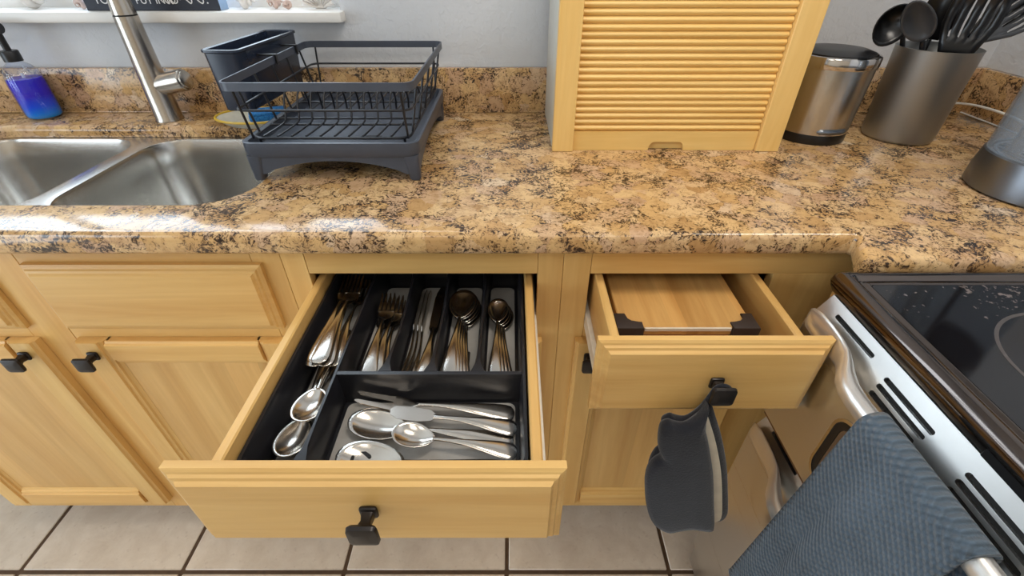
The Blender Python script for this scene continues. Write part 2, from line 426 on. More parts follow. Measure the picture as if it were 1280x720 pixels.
# ------------------------------------------------------------------ countertop
CF = .591                                  # front edge of the run
HX0, HX1, HY0, HY1 = -1.24, -.455, .692, 1.088
def curve_slab(name, loops, z0, z1, bev, mat):
    cu = bpy.data.curves.new(name, 'CURVE'); cu.dimensions = '2D'; cu.fill_mode = 'BOTH'
    cu.extrude = (z1 - z0) / 2 - bev; cu.bevel_depth = bev; cu.bevel_resolution = 3; cu.offset = -bev
    for lp in loops:
        sp = cu.splines.new('POLY'); sp.points.add(len(lp) - 1); sp.use_cyclic_u = True
        for p, q in zip(sp.points, lp): p.co = (q[0], q[1], 0, 1)
    ob = bpy.data.objects.new(name, cu); COL.objects.link(ob); bpy.context.view_layer.update()
    dg = bpy.context.evaluated_depsgraph_get(); me = bpy.data.meshes.new_from_object(ob.evaluated_get(dg))
    bpy.data.objects.remove(ob)
    me.transform(Matrix.Translation((0, 0, (z0 + z1) / 2))); me.materials.clear(); me.materials.append(M[mat])
    bm = bmesh.new(); bm.from_mesh(me); bmesh.ops.remove_doubles(bm, verts=bm.verts, dist=1e-5); bmesh.ops.recalc_face_normals(bm, faces=bm.faces); bm.to_mesh(me); bm.free()
    me.polygons.foreach_set('use_smooth', [True] * len(me.polygons)); me.set_sharp_from_angle(angle=math.radians(50))
    o = bpy.data.objects.new(name, me); COL.objects.link(o); return o
ICX = .478
inner = [(.506, CF), (.508, CF - .003)]
outer = [(-1.9, 1.218), (-1.9, CF)] + inner + [(.476, .5235), (1.148, .5235), (1.148, 1.218)]
ctop = thing('countertop', 'polished brown and tan granite worktop running along the wall', 'countertop', (0, 1.2, .87))
slab = curve_slab('slab', [outer, rrect(HX0, HX1, HY0, HY1, .085, 8)], .874, CT, .012, 'granite')
cut = MB().box(-1.30, -.40, .64, 1.14, .80, .889).build('cutter', 'granite', smooth=0)
boolean(slab, cut)
slab.data.materials.clear(); slab.data.materials.append(M['granite'])
slab.parent = ctop; slab.data.transform(Matrix.Translation((0, -1.2, -.87)))
t = thing('backsplash', 'low granite backsplash strip along the window wall', 'backsplash', (0, 1.2, CT))
MB().box(-1.9, 1.1495, 1.2, 1.2195, CT + .0005, 1.016, .002).build('strip', 'granite', t)
MB().box(-1.9, 1.128, 1.1965, 1.1999, CT + .0004, CT + .0032, .001).build('sealant_line', 'granite', t)
t = thing('backsplash', 'short granite backsplash strip on the wall beside the range', 'backsplash', (1.14, .85, CT))
MB().box(1.13, 1.1495, .526, 1.1995, CT + .0005, 1.016, .002).build('strip', 'granite', t)
MB().box(1.1265, 1.1299, .526, 1.196, CT + .0004, CT + .0032, .001).build('sealant_line', 'letter_white', t)

# ------------------------------------------------------------------ base cabinets
FY = .62
def knob(parent, x, y, z, tilt=0, slim=False):
    b = MB()
    s_ = .0095
    b.box(x - s_, x + s_, y - .006, y, z - s_, z + s_, .0035)
    R = []
    for d, w in ((.006, .0065), (.014, .0052), (.019, .0070), (.0225, .0135), (.025, .0155), (.029, .0148), (.031, .008)):
        R.append([(x + px, y - d, z + pz) for px, pz in rrect(-w, w, -w, w, w * .32, 3)])
    b.loft(R)
    o = b.build('knob', 'bronze', parent, smooth=35)
    return tag(o, 'dark bronze square knob')
def slab_front(name, parent, x0, x1, yf, yb, z0, z1):
    # drawer front: stepped, moulded edge around a flat field
    st = [(0, 0, yb), (0, 0, yf + .0105), (.0035, 0, yf + .0085), (.0065, 0, yf + .0078), (.0085, 0, yf + .005), (.0125, 0, yf + .0042), (.0155, 0, yf)]
    b = MB(); b.loft([[(x0 + i, y, z0 + i), (x1 - i, y, z0 + i), (x1 - i, y, z1 - i), (x0 + i, y, z1 - i)] for i, _, y in st])
    return b.build(name, 'maple_x', parent, smooth=0)
def door(parent, x0, x1, z0, z1, kx, kz, yf=.601):
    yb = FY - .0005; W = .058
    # the recessed flat centre panel is the door's own mesh
    b = MB(); st = [(0, yb), (0, yf + .0125), (.006, yf + .0105), (.024, yf + .0095)]
    i0 = W - .008
    b.loft([[(x0 + i0 + i, y, z0 + i0 + i), (x1 - i0 - i, y, z0 + i0 + i), (x1 - i0 - i, y, z1 - i0 - i), (x0 + i0 + i, y, z1 - i0 - i)] for i, y in st])
    d = b.build('door', 'maple_panel', parent, smooth=0)
    def piece(name, a, bb, c, e, mat, vertical):
        # moulded bar: bevel outside edge and ogee inside edge (mitred look by overlap)
        q = MB()
        if vertical:
            out_left = a == x0
            prof = [(a, yb), (a, yf + .006), (a + .004, yf + .004), (a + .006, yf), (bb - .016, yf), (bb - .0145, yf + .0035), (bb - .008, yf + .0045), (bb - .0065, yf + .008), (bb, yf + .010), (bb, yb)]
            if not out_left: prof = [(a + bb - px, py) for px, py in prof][::-1]
            q.loft([[(px, py, z) for px, py in prof] for z in (c, e)])
        else:
            bottom = c == z0
            prof = [(c, yb), (c, yf + .006), (c + .004, yf + .004), (c + .006, yf), (e - .016, yf), (e - .0145, yf + .0035), (e - .008, yf + .0045), (e - .0065, yf + .008), (e, yf + .010), (e, yb)]
            if not bottom: prof = [(c + e - pz, py) for pz, py in prof][::-1]
            q.loft([[(x, py, pz) for pz, py in prof] for x in (a, bb)])
        return q.build(name, mat, d, smooth=0)
    piece('stile', x0, x0 + W, z0, z1, 'maple_z', True); piece('stile', x1 - W, x1, z0, z1, 'maple_z', True)
    g = .0006
    piece('rail', x0 + W - .004, x1 - W + .004, z0, z0 + W, 'maple_x', False); piece('rail', x0 + W - .004, x1 - W + .004, z1 - W, z1, 'maple_x', False)
    if kx is not None: knob(d, kx, yf, kz)
    return d
CB, CTP = .092, .8735
ZR1, ZR0 = .822, .716     # drawer opening
DZ0, DZ1 = .135, .683     # doors
FZ0, FZ1 = .710, .845     # drawer fronts
def carcass(parent, x0, x1, stiles, rails, open_x=None):
    y0, y1 = FY + .0195, 1.195
    g = .0004
    MB().box(x0 + g, x0 + .016, y0, y1, CB, CTP).build('side_panel', 'maple_z', parent, smooth=0)
    MB().box(x1 - .016, x1 - g, y0, y1, CB, CTP).build('side_panel', 'maple_z', parent, smooth=0)
    MB().box(x0 + .0165, x1 - .0165, y0, y1, CB, CB + .016).build('bottom_panel', 'maple_x', parent, smooth=0)
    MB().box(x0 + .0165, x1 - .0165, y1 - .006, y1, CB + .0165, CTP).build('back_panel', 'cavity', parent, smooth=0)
    MB().box(x0 + g, x1 - g, FY + .075, FY + .09, .0005, CB - .0005).build('toe_kick', 'dark_wood', parent, smooth=0)
    for s0, s1, *zt in stiles: MB().box(s0 + .0003, s1 - .0003, FY, FY + .019, CB, zt[0] - .0003 if zt else CTP, .0006, 1).build('stile', 'maple_z', parent, smooth=0)
    for a, bb, r0, r1 in rails: MB().box(a + .0003, bb - .0003, FY + .0002, FY + .019, r0, r1, .0006, 1).build('rail', 'maple_x', parent, smooth=0)

# sink base: two doors and two false drawer fronts
sx0, sx1 = -1.284, -.370
sb = thing('base_cabinet', 'maple sink base cabinet with two doors under the double sink', 'cabinet', ((sx0 + sx1) / 2, .9, 0))
carcass(sb, sx0, sx1, [(sx0, sx0 + .045), (-.868, -.795), (-.418, sx1)], [(sx0 + .045, -.868, ZR1, CTP), (sx0 + .045, -.868, .675, ZR0), (sx0 + .045, -.868, CB, .145), (-.795, -.418, ZR1, CTP), (-.795, -.418, .675, ZR0), (-.795, -.418, CB, .145)])
slab_front('false_drawer_front', sb, -1.251, -.857, .601, FY - .0005, FZ0, FZ1)
slab_front('false_drawer_front', sb, -.786, -.402, .601, FY - .0005, FZ0, FZ1)
door(sb, -1.251, -.857, DZ0, DZ1, -.885, .655)
door(sb, -.786, -.402, DZ0, DZ1, -.760, .655)
for xa, xb in ((sx0 + .046, -.869), (-.794, -.419)):       # panels that close the openings behind the false fronts
    MB().box(xa, xb, FY + .0196, FY + .03, ZR0 - .01, ZR1 + .01).build('backing_panel', 'maple_x', sb, smooth=0)

def drawer(parent, x0, x1, yf, bx0, bx1, ztop, zbot, length, kx, kz, dz=0.):
    d = slab_front('drawer', parent, x0, x1, yf, yf + .019, FZ0 + dz, FZ1 + dz)
    d['label'] = 'open drawer with moulded maple front'
    yb = yf + .0192; T = .013
    MB().box(bx0, bx0 + T, yb, yb + length, zbot - .008, ztop, .002, 1).build('drawer_side', 'maple_y', d, smooth=0)
    MB().box(bx1 - T, bx1, yb, yb + length, zbot - .008, ztop, .002, 1).build('drawer_side', 'maple_y', d, smooth=0)
    MB().box(bx0 + T, bx1 - T, yb, yb + T, zbot - .008, ztop, .001, 1).build('drawer_inner_front', 'maple_x', d, smooth=0)
    MB().box(bx0 + T, bx1 - T, yb + length - T, yb + length, zbot - .008, ztop, .001, 1).build('drawer_back', 'maple_x', d, smooth=0)
    MB().box(bx0 + T, bx1 - T, yb + T, yb + length - T, zbot - .006, zbot).build('drawer_bottom', 'maple_y', d, smooth=0)
    for s, xx in ((-1, bx0), (1, bx1)):
        MB().box(xx - (.0085 if s < 0 else .0005), xx + (.0085 if s > 0 else .0005), yb + .004, yb + length, zbot - .014, zbot + .012, .001, 1).build('slide_rail', 'slide_white', d, smooth=0)
    knob(d, kx, yf, kz)
    return d
# cutlery drawer cabinet
dx0, dx1 = -.370, .083
db = thing('base_cabinet', 'maple cabinet with its wide cutlery drawer pulled open', 'cabinet', ((dx0 + dx1) / 2, .9, 0))
carcass(db, dx0, dx1, [(dx0, -.332), (.042, dx1)], [(-.332, .042, ZR1, CTP), (-.332, .042, .675, ZR0), (-.332, .042, CB, .145)])
D1F = .2455
drawer(db, -.345, .054, D1F, -.328, .034, .805, .722, .50, -.147, .787)
door(db, -.345, .054, DZ0, DZ1, None, None)
# narrow drawer cabinet next to the range
nx0, nx1 = .083, .620
nb = thing('base_cabinet', 'maple cabinet beside the range with its narrow drawer pulled open', 'cabinet', ((nx0 + nx1) / 2, .9, 0))
carcass(nb, nx0, nx1, [(nx0, .128), (.429, nx1, ZR1)], [(.128, nx1, ZR1, CTP), (.128, .429, .675, ZR0), (.128, .429, CB, .145)])
D2F = .4195
drawer(nb, .110, .4115, D2F, .137, .408, .818, .722, .42, .272, .787, .007)
door(nb, .114, .441, DZ0, DZ1, .140, .652)

# ------------------------------------------------------------------ sink
SZ = .8875
sk = thing('sink', 'double bowl stainless steel sink set under the granite worktop', 'sink', (-.85, .89, SZ - .2))
def bowl(x0, x1, y0, y1, r=.075, depth=.2):
    L = []
    for ins, z, rr in ((-.0, SZ, r), (.002, SZ - .006, r), (.006, SZ - .05, r), (.010, SZ - depth * .75, r), (.016, SZ - depth + .035, r * .95), (.026, SZ - depth + .012, r * .9), (.045, SZ - depth + .002, r * .75), (.10, SZ - depth, .04)):
        L.append((rrect(x0 + ins, x1 - ins, y0 + ins, y1 - ins, max(rr - ins * .3, .02), 7), z))
    o = MB().stack(L, cap0=False).build('bowl', 'sink_steel', sk, smooth=60)
    cx, cy = (x0 + x1) / 2, (y0 + y1) / 2 + .05
    d = MB().lathe([(.045, .0012), (.043, .004), (.036, .003), (.034, .001), (.008, .001), (.006, .008), (.0, .008)], cx, cy, SZ - depth, 28).build('drain', 'chrome', o)
b1 = (-1.225, -.858); b2 = (-.824, -.478)
bowl(*b1, .705, 1.075); bowl(*b2, .705, 1.075)
fo = rrect(-1.255, -.44, .675, 1.105, .09, 7)
b = MB()
cutA = [(x, y) for x, y in rrect(*b1, .705, 1.075, .075, 7)]; cutB = rrect(*b2, .705, 1.075, .075, 7)
fg = curve_slab('flange', [fo, cutA, cutB], SZ - .0015, SZ + .001, .0004, 'sink_steel')
fg.parent = sk; fg.data.transform(Matrix.Translation(-Vector(sk.location)))

# faucet
fx, fyy = -.827, 1.140
fa = thing('faucet', 'tall brushed nickel kitchen faucet with side lever', 'faucet', (fx, fyy, CT))
MB().lathe([(.0300, .0004), (.0300, .004), (.0285, .007), (.0265, .10), (.0232, .218)], fx, fyy, CT, 32).build('body', 'nickel', fa)
MB().lathe([(.0222, .2185), (.0222, .2205)], fx, fyy, CT, 32).build('seam_ring', 'dark_gap', fa)
path = [(fx, fyy, CT + .2208)] + [(fx, fyy, CT + z) for z in (.26, .30, .34)] + [(fx, fyy - .105 + .105 * math.cos(a), CT + .34 + .105 * math.sin(a)) for a in [PI * k / 12 for k in range(1, 13)]] + [(fx, fyy - .21, CT + .325), (fx, fyy - .21, CT + .30)]
MB().tube(path, [.0228, .0195, .0165] + [.0145] * (len(path) - 5) + [.0165, .0165], 20).build('spout', 'nickel', fa)
hb = MB().lathe([(.0215, 0), (.0228, .014), (.0232, .066), (.0226, .069), (.0205, .0705)], 0, 0, 0, 24)
dirv = Vector((.965, -.12, .20)).normalized()
hb.xform(Matrix.Translation((fx, fyy, CT + .076)) @ dirv.to_track_quat('Z', 'Y').to_matrix().to_4x4() @ Matrix.Translation((0, 0, .012)))
lv = hb.build('lever_hub', 'nickel', fa)
MB().lathe([(.0195, .0826), (.0190, .0862), (.017, .0875)], 0, 0, 0, 24).xform(Matrix.Translation((fx, fyy, CT + .076)) @ dirv.to_track_quat('Z', 'Y').to_matrix().to_4x4()).build('lever_cap', 'nickel', fa)

# soap bottle
bx, by = -1.140, 1.158
so = thing('soap_bottle', 'ribbed glass pump bottle filled with deep blue soap', 'bottle', (bx, by, CT + .0005))
MB().lathe([(.030, 0), (.0345, .004), (.0355, .012), (.0355, .080), (.0335, .098), (.026, .114), (.016, .122), (.0145, .130)], bx, by, CT + .0006, 72, cap1=False, flute=.018, nf=24).build('glass_body', 'bottle_glass', so, smooth=60)
MB().lathe([(.028, .003), (.0325, .006), (.0335, .013), (.0335, .080), (.0322, .090)], bx, by, CT + .0006, 48, flute=.018, nf=24).build('blue_liquid', 'blue_soap', so, smooth=60)
cap = MB().lathe([(.0175, .126), (.0175, .146), (.016, .148)], bx, by, CT, 28).build('pump_collar', 'black_plastic', so)
MB().tube([(bx, by, CT + .148), (bx, by, CT + .186)], .007, 14).build('pump_stem', 'black_plastic', so)
MB().tube([(bx + .012, by, CT + .192), (bx - .01, by, CT + .194), (bx - .05, by - .006, CT + .192)], [.0105, .0105, .006], 14).build('pump_nozzle', 'black_plastic', so)
MB().tube([(bx, by, CT + .10), (bx + .004, by, CT + .012)], .003, 8).build('dip_tube', 'letter_white', so)

# ------------------------------------------------------------------ window sill ornaments
SILL = WZ0 + .0025
def seashell(x, y, label, r, mat, turn, lift=.0):
    t = thing('seashell', label, 'seashell', (x, y, SILL))
    # spiral body: tapering coil lying on its side
    pts, rs = [], []
    N = 60; turns = 3.2
    for i in range(N + 1):
        u = i / N; a = 2 * PI * turns * u; rad = r * .62 * (1 - u) ** .9; rr = max(.0012, r * .52 * (1 - u) ** .95)
        p = Vector((r * 2.1 * u - r * .6, rad * math.cos(a), rad * math.sin(a))); pts.append(p); rs.append(rr)
    R = Matrix.Rotation(turn, 4, 'Z')
    zmin = min((p.z - q) for p, q in zip(pts, rs))
    wp = [R @ p + Vector((x, y, SILL - zmin)) for p in pts]
    MB().tube(wp, rs, 12).build('coil', mat, t, smooth=80)
    lip = [R @ Vector((-r * .62, r * .62 + r * .55 * math.cos(a) * .9, r * .5 * math.sin(a))) + Vector((x, y, SILL - zmin)) for a in [2 * PI * k / 16 for k in range(16)]]
    MB().tube(lip, r * .10, 8, closed=True).build('lip', 'shell_pink', t, smooth=80)
seashell(-1.10, 1.245, 'large whelk shell with pinkish bands at the pump bottle end of the sill', .026, 'shell_white', .15)
seashell(-1.205, 1.232, 'slender pale shell lying behind the pump bottle', .017, 'shell_white', 2.6)
seashell(-.985, 1.238, 'small tan shell leaning beside the black sign', .012, 'shell_pink', 1.3)
seashell(-.612, 1.240, 'rounded grey flecked shell just past the sign side panel', .017, 'shell_white', .4)
seashell(-.545, 1.245, 'small knobbly pink shell in the middle of the free sill', .014, 'shell_pink', .9)
seashell(-.515, 1.236, 'tiny speckled shell touching the knobbly pink shell', .010, 'shell_pink', 2.2)
t = thing('scallop_shell', 'white fan shaped scallop shell by the sill end', 'seashell', (-.445, 1.24, SILL))
b = MB(); R = []
for k in range(7):
    u = k / 6; ring = []
    for i in range(33):
        a = PI * (.08 + .84 * i / 32); rr = (.004 + .034 * u) * (1 + .05 * u * math.cos(i * PI / 1.6))
        ring.append((-.445 + rr * math.cos(a), 1.255 - .020 * math.sin(u * PI * .5) + .004 * u * math.cos(i * PI / 1.6), SILL + rr * math.sin(a)))
    R.append(ring)
b.loft(R, False, False, closed=False)
fan = b.build('fan', 'shell_white', t, smooth=80); md = fan.modifiers.new('thick', 'SOLIDIFY'); md.thickness = .002
MB().box(-.458, -.432, 1.249, 1.258, SILL, SILL + .007, .002).build('hinge', 'shell_white', t)
# black sign with white lettering
sgx0, sgx1, sgy = -.954, -.655, 1.205
sg = thing('sign', 'black box sign with white hand lettering on the window sill', 'sign', ((sgx0 + sgx1) / 2, sgy, SILL))
MB().box(sgx0, sgx1, sgy, sgy + .003, SILL, SILL + .125, .0006, 1).build('face_panel', 'sign_black', sg)
MB().box(sgx0 + .0002, sgx1 - .0002, sgy + .0032, sgy + .038, SILL, SILL + .1248, .0006, 1).build('box', 'sign_side', sg)
def text(txt, x, z, size, parent, y):
    cu = bpy.data.curves.new('lettering', 'FONT'); cu.body = txt; cu.size = size; cu.extrude = .0003; cu.align_x = 'LEFT'
    ob = bpy.data.objects.new('lettering', cu); COL.objects.link(ob); bpy.context.view_layer.update()
    me = bpy.data.meshes.new_from_object(ob.evaluated_get(bpy.context.evaluated_depsgraph_get())); bpy.data.objects.remove(ob)
    me.transform(Matrix.Translation(Vector((x, y, z)) - origin_of(parent)) @ Matrix.Rotation(PI / 2, 4, 'X'))
    me.materials.clear(); me.materials.append(M['letter_white'])
    o = bpy.data.objects.new('lettering', me); COL.objects.link(o); o.parent = parent; return o
text('YOU', sgx0 + .024, SILL + .0135, .023, sg, sgy - .0005)
text('T PUT INTO', sgx0 + .098, SILL + .0135, .021, sg, sgy - .0005)
sp = smoothpath([(x, sgy - .0006, SILL + z) for x, z in ((-.773, .030), (-.770, .018), (-.764, .014), (-.760, .022), (-.757, .014), (-.750, .018), (-.748, .028), (-.742, .024), (-.736, .022), (-.730, .028), (-.724, .022), (-.716, .014), (-.712, .020), (-.716, .028), (-.704, .030), (-.698, .020), (-.690, .014), (-.686, .020), (-.692, .026), (-.682, .030))], 5)
MB().tube(sp, .0012, 6).build('script_lettering', 'letter_white', sg)
MB().lathe([(.0014, -.0006), (.0014, .0006)], 0, 0, 0, 10).xform(Matrix.Translation((-.678, sgy - .0007, SILL + .015)) @ Matrix.Rotation(PI / 2, 4, 'X')).build('full_stop', 'letter_white', sg)

# ------------------------------------------------------------------ dish rack
rx0, rx1, ry0, ry1 = -.466, -.160, .775, 1.150
rk = thing('dish_rack', 'dark grey wire dish rack on a footed drip tray beside the sink', 'dish rack', ((rx0 + rx1) / 2, (ry0 + ry1) / 2, CT))
ZT = .983
MB().stack([(rrect(rx0 + .004, rx1 - .004, ry0 + .004, ry1 - .004, .016), .957), (rrect(rx0, rx1, ry0, ry1, .02), .964), (rrect(rx0, rx1, ry0, ry1, .02), ZT), (rrect(rx0 + .004, rx1 - .004, ry0 + .004, ry1 - .004, .017), ZT + .001),
            (rrect(rx0 + .008, rx1 - .008, ry0 + .008, ry1 - .008, .014), ZT - .001), (rrect(rx0 + .012, rx1 - .012, ry0 + .012, ry1 - .012, .012), .965), (rrect(rx0 + .03, rx1 - .03, ry0 + .03, ry1 - .03, .01), .9625)]).build('drip_tray', 'rack_plastic', rk, smooth=30)
def arch(a0, a1, zt, zb, foot):
    return [(a0, zt), (a1, zt), (a1, zb), (a1 - foot, zb)] + [(a1 - foot - (a1 - a0 - 2 * foot) * (k / 14), zb + (zt - .010 - zb) * (math.sin(PI * k / 14) ** .7)) for k in range(1, 14)] + [(a0 + foot, zb), (a0, zb)]
MB().prism(arch(rx0 + .022, rx1 - .022, .960, .926, .006), 'y', ry0 + .006, ry0 + .010).build('skirt', 'rack_plastic', rk, smooth=0)
MB().prism(arch(rx0 + .022, rx1 - .022, .960, .926, .006), 'y', ry1 - .010, ry1 - .006).build('skirt', 'rack_plastic', rk, smooth=0)
MB().prism(arch(ry0 + .022, ry1 - .022, .960, .926, .006), 'x', rx0 + .006, rx0 + .010).build('skirt', 'rack_plastic', rk, smooth=0)
MB().prism(arch(ry0 + .022, ry1 - .022, .960, .926, .006), 'x', rx1 - .010, rx1 - .006).build('skirt', 'rack_plastic', rk, smooth=0)
for cx, sxn in ((rx0, 1), (rx1, -1)):
    for cy, syn in ((ry0, 1), (ry1, -1)):
        def rr(w, i): return rrect(min(cx + sxn * i, cx + sxn * w), max(cx + sxn * i, cx + sxn * w), min(cy + syn * i, cy + syn * w), max(cy + syn * i, cy + syn * w), .006, 4)
        MB().stack([(rr(.021, .005), CT + .0006), (rr(.023, .004), CT + .003), (rr(.030, .003), .960)]).build('leg', 'rack_plastic', rk, smooth=40)
ux0, ux1, uy0, uy1 = -.468, -.157, .774, 1.168
MB().ring(rrect(ux0, ux1, uy0, uy1, .018), rrect(ux0 + .003, ux1 - .003, uy0 + .003, uy1 - .003, .015), 1.067, 1.080).build('top_rim', 'rack_plastic', rk, smooth=30)
lp = lambda i, z, r=.018: [(x, y, z) for x, y in rrect(ux0 + i, ux1 - i, uy0 + i, uy1 - i, r)]
MB().tube(lp(.010, 1.035), .0021, 8, closed=True).build('wire', 'rack_wire', rk)
MB().tube(lp(.020, .986), .0026, 8, closed=True).build('wire', 'rack_wire', rk)
wx0, wx1, wy0, wy1 = ux0, ux1, uy0, uy1
def upright(pt, pm, pb): MB().tube([pt, pm, pb], .0021, 8).build('wire', 'rack_wire', rk)
for x in (ux0 + .022, ux1 - .022):
    for ys, s in ((uy0, 1), (uy1, -1)): upright((x, ys + s * .0035, 1.068), (x, ys + s * .010, 1.035), (x, ys + s * .020, .986))
for xs, s in ((ux0, 1), (ux1, -1)):
    for k in range(5):
        y = uy0 + .05 + k * (uy1 - uy0 - .1) / 4; upright((xs + s * .0035, y, 1.068), (xs + s * .010, y, 1.035), (xs + s * .020, y, .986))
# long bottom wires and the row of plate prongs
for y in (.868, .905, 1.02, 1.10): MB().tube([(ux0 + .020, y, .9865), (ux1 - .020, y, .9865)], .0021, 8).build('wire', 'rack_wire', rk)
NP = 10
for k in range(NP):
    x = ux0 + .045 + k * (ux1 - ux0 - .09) / (NP - 1)
    pts = smoothpath([(x - .006, uy0 + .021, .9888), (x, .868, .9888), (x + .002, .880, .998), (x, .892, 1.018), (x + .003, .902, 1.036), (x + .013, .916, 1.043), (x + .022, .932, 1.036), (x + .024, .942, 1.014), (x + .021, .952, .996), (x + .021, .970, .9888), (x + .021, uy1 - .021, .9888)], 4)
    MB().tube(pts, .0018, 7).build('plate_prong', 'rack_wire', rk)
for yy in (uy0 + .026, uy1 - .026):
    for x in (ux0 + .03, ux1 - .03): MB().tube([(x, yy, .985), (x, yy, .9635)], .0025, 8).build('wire_foot', 'rack_wire', rk)
MB().stack([(rrect(-.285, -.245, .855, .875, .006), .9628), (rrect(-.285, -.245, .855, .875, .006), .9638)]).build('drain_hole', 'dark_gap', rk)

# hanging caddy
cx_, cy_ = -.528, 1.055
cdy = thing('utensil_caddy', 'navy plastic utensil caddy hooked onto the dish rack rim', 'caddy', (cx_, cy_, .990))
rotc = Matrix.Translation((cx_, cy_, 0)) @ Matrix.Rotation(math.radians(-3.5), 4, 'Z') @ Matrix.Translation((-cx_, -cy_, 0))
o2 = lambda i: rrect(cx_ - .034 + i, cx_ + .034 - i, cy_ - .125 + i, cy_ + .125 - i, max(.012 - i * .5, .003))
MB().stack([(o2(.008), .991), (o2(.006), .993), (o2(.001), 1.094), (o2(-.002), 1.096), (o2(-.002), 1.100), (o2(.001), 1.101), (o2(.0035), 1.099), (o2(.009), .995)]).xform(rotc).build('shell', 'navy_plastic', cdy, smooth=35)
for dy in (-.04, .045): MB().box(cx_ - .0285, cx_ + .0285, cy_ + dy - .001, cy_ + dy + .001, .9955, 1.086, 0).xform(rotc).build('divider', 'navy_plastic', cdy, smooth=0)
for dy in (-.06, .045):
    b = MB(); b.box(-.4975, -.4600, cy_ + dy - .004, cy_ + dy + .004, 1.0804, 1.0830, .0006, 1); b.box(-.4636, -.4605, cy_ + dy - .004, cy_ + dy + .004, 1.064, 1.081, .0006, 1)
    b.build('hook', 'black_plastic', cdy, smooth=0)
# dish and sponge
dxx, dyy = -.598, 1.108
ds = thing('sponge_dish', 'oval cream dish with yellow rim under the caddy', 'dish', (dxx, dyy, CT))
MB().stack([(ell(dxx, dyy, .062, .040, 40), CT + .0006), (ell(dxx, dyy, .070, .046, 40), CT + .003), (ell(dxx, dyy, .094, .064, 40), CT + .019), (ell(dxx, dyy, .090, .061, 40), CT + .019), (ell(dxx, dyy, .066, .042, 40), CT + .006)]).build('dish_body', 'dish_white', ds, smooth=50)
MB().tube([(x, y, CT + .0195) for x, y in ell(dxx, dyy, .092, .0625, 40)], .0028, 8, closed=True).build('yellow_rim', 'dish_yellow', ds)
sp_ = thing('sponge', 'blue kitchen sponge lying on the cream dish', 'sponge', (dxx + .01, dyy, CT + .012))
Rs = Matrix.Translation((dxx + .035, dyy - .012, CT + .0155)) @ Matrix.Rotation(.35, 4, 'Z')
MB().stack([(rrect(-.038, .038, -.026, .026, .012), .0), (rrect(-.040, .040, -.028, .028, .012), .004), (rrect(-.040, .040, -.028, .028, .012), .013), (rrect(-.037, .037, -.025, .025, .011), .015)]).xform(Rs).build('foam', 'sponge', sp_, smooth=40)
MB().stack([(rrect(-.039, .039, -.027, .027, .012), .0155), (rrect(-.039, .039, -.027, .027, .012), .019)]).xform(Rs).build('scouring_pad', 'sponge', sp_, smooth=40)

# ------------------------------------------------------------------ appliance garage (tambour door)
gx0, gx1, gy = .082, .543, .923
ga = thing('appliance_garage', 'maple appliance garage with roll-up slatted tambour door', 'cabinet', ((gx0 + gx1) / 2, 1.06, CT))
GT = 1.372; Z0 = CT + .0006
MB().box(gx0, gx0 + .042, gy, gy + .019, Z0, GT, .001, 1).build('stile', 'maple_garage', ga, smooth=0)
MB().box(gx1 - .046, gx1, gy, gy + .019, Z0, GT, .001, 1).build('stile', 'maple_garage', ga, smooth=0)
MB().box(gx0 + .001, gx0 + .016, gy + .0195, 1.1955, Z0, GT).build('side_panel', 'laminate', ga, smooth=0)
MB().box(gx1 - .016, gx1 - .001, gy + .0195, 1.1955, Z0, GT).build('side_panel', 'maple_garage', ga, smooth=0)
MB().box(gx0 + .0165, gx1 - .0165, gy + .04, 1.1955, GT - .016, GT).build('top_panel', 'maple_garage', ga, smooth=0)
b = MB()
nx = .315
notch = [(gx0 + .043, Z0), (nx - .036, Z0)] + [(nx - .036 + .011 - .011 * math.cos(a), .9155 + .0165 * math.sin(a)) for a in [PI / 2 * k / 5 for k in range(1, 6)]] + [(nx + .036 - .011 + .011 * math.sin(a), .9155 + .0165 * math.cos(a)) for a in [PI / 2 * k / 5 for k in range(0, 5)]] + [(nx + .036, Z0), (gx1 - .047, Z0), (gx1 - .047, .953), (gx0 + .043, .953)]
MB().prism(notch, 'y', gy + .008, gy + .016).build('bottom_bar', 'maple_slat', ga, smooth=0)
MB().box(gx0 + .0165, gx1 - .0165, gy + .0195, gy + .024, Z0, .955).build('bar_backing', 'maple_slat', ga, smooth=0)
pitch = .0118; sl = None
ns = int((GT - .954) / pitch)
for k in range(ns):
    z = .9535 + k * pitch
    if sl is None:
        prof = [(gy + .017, 0), (gy + .0135, 0)] + [(gy + .0135 - .0055 * math.sin(PI * j / 8), .0002 + .0114 * j / 8) for j in range(1, 8)] + [(gy + .0135, .0116), (gy + .017, .0116)]
        q = MB(); q.prism(prof, 'x', gx0 + .043, gx1 - .047)
        q.xform(Matrix.Translation(-Vector(ga.location))); o = q.build('slat', 'maple_slat', ga, local=True, smooth=35); sl = o.data; z0s = ga.location.z
    else:
        o = bpy.data.objects.new('slat', sl); COL.objects.link(o); o.parent = ga
    o.location = (0, 0, z)

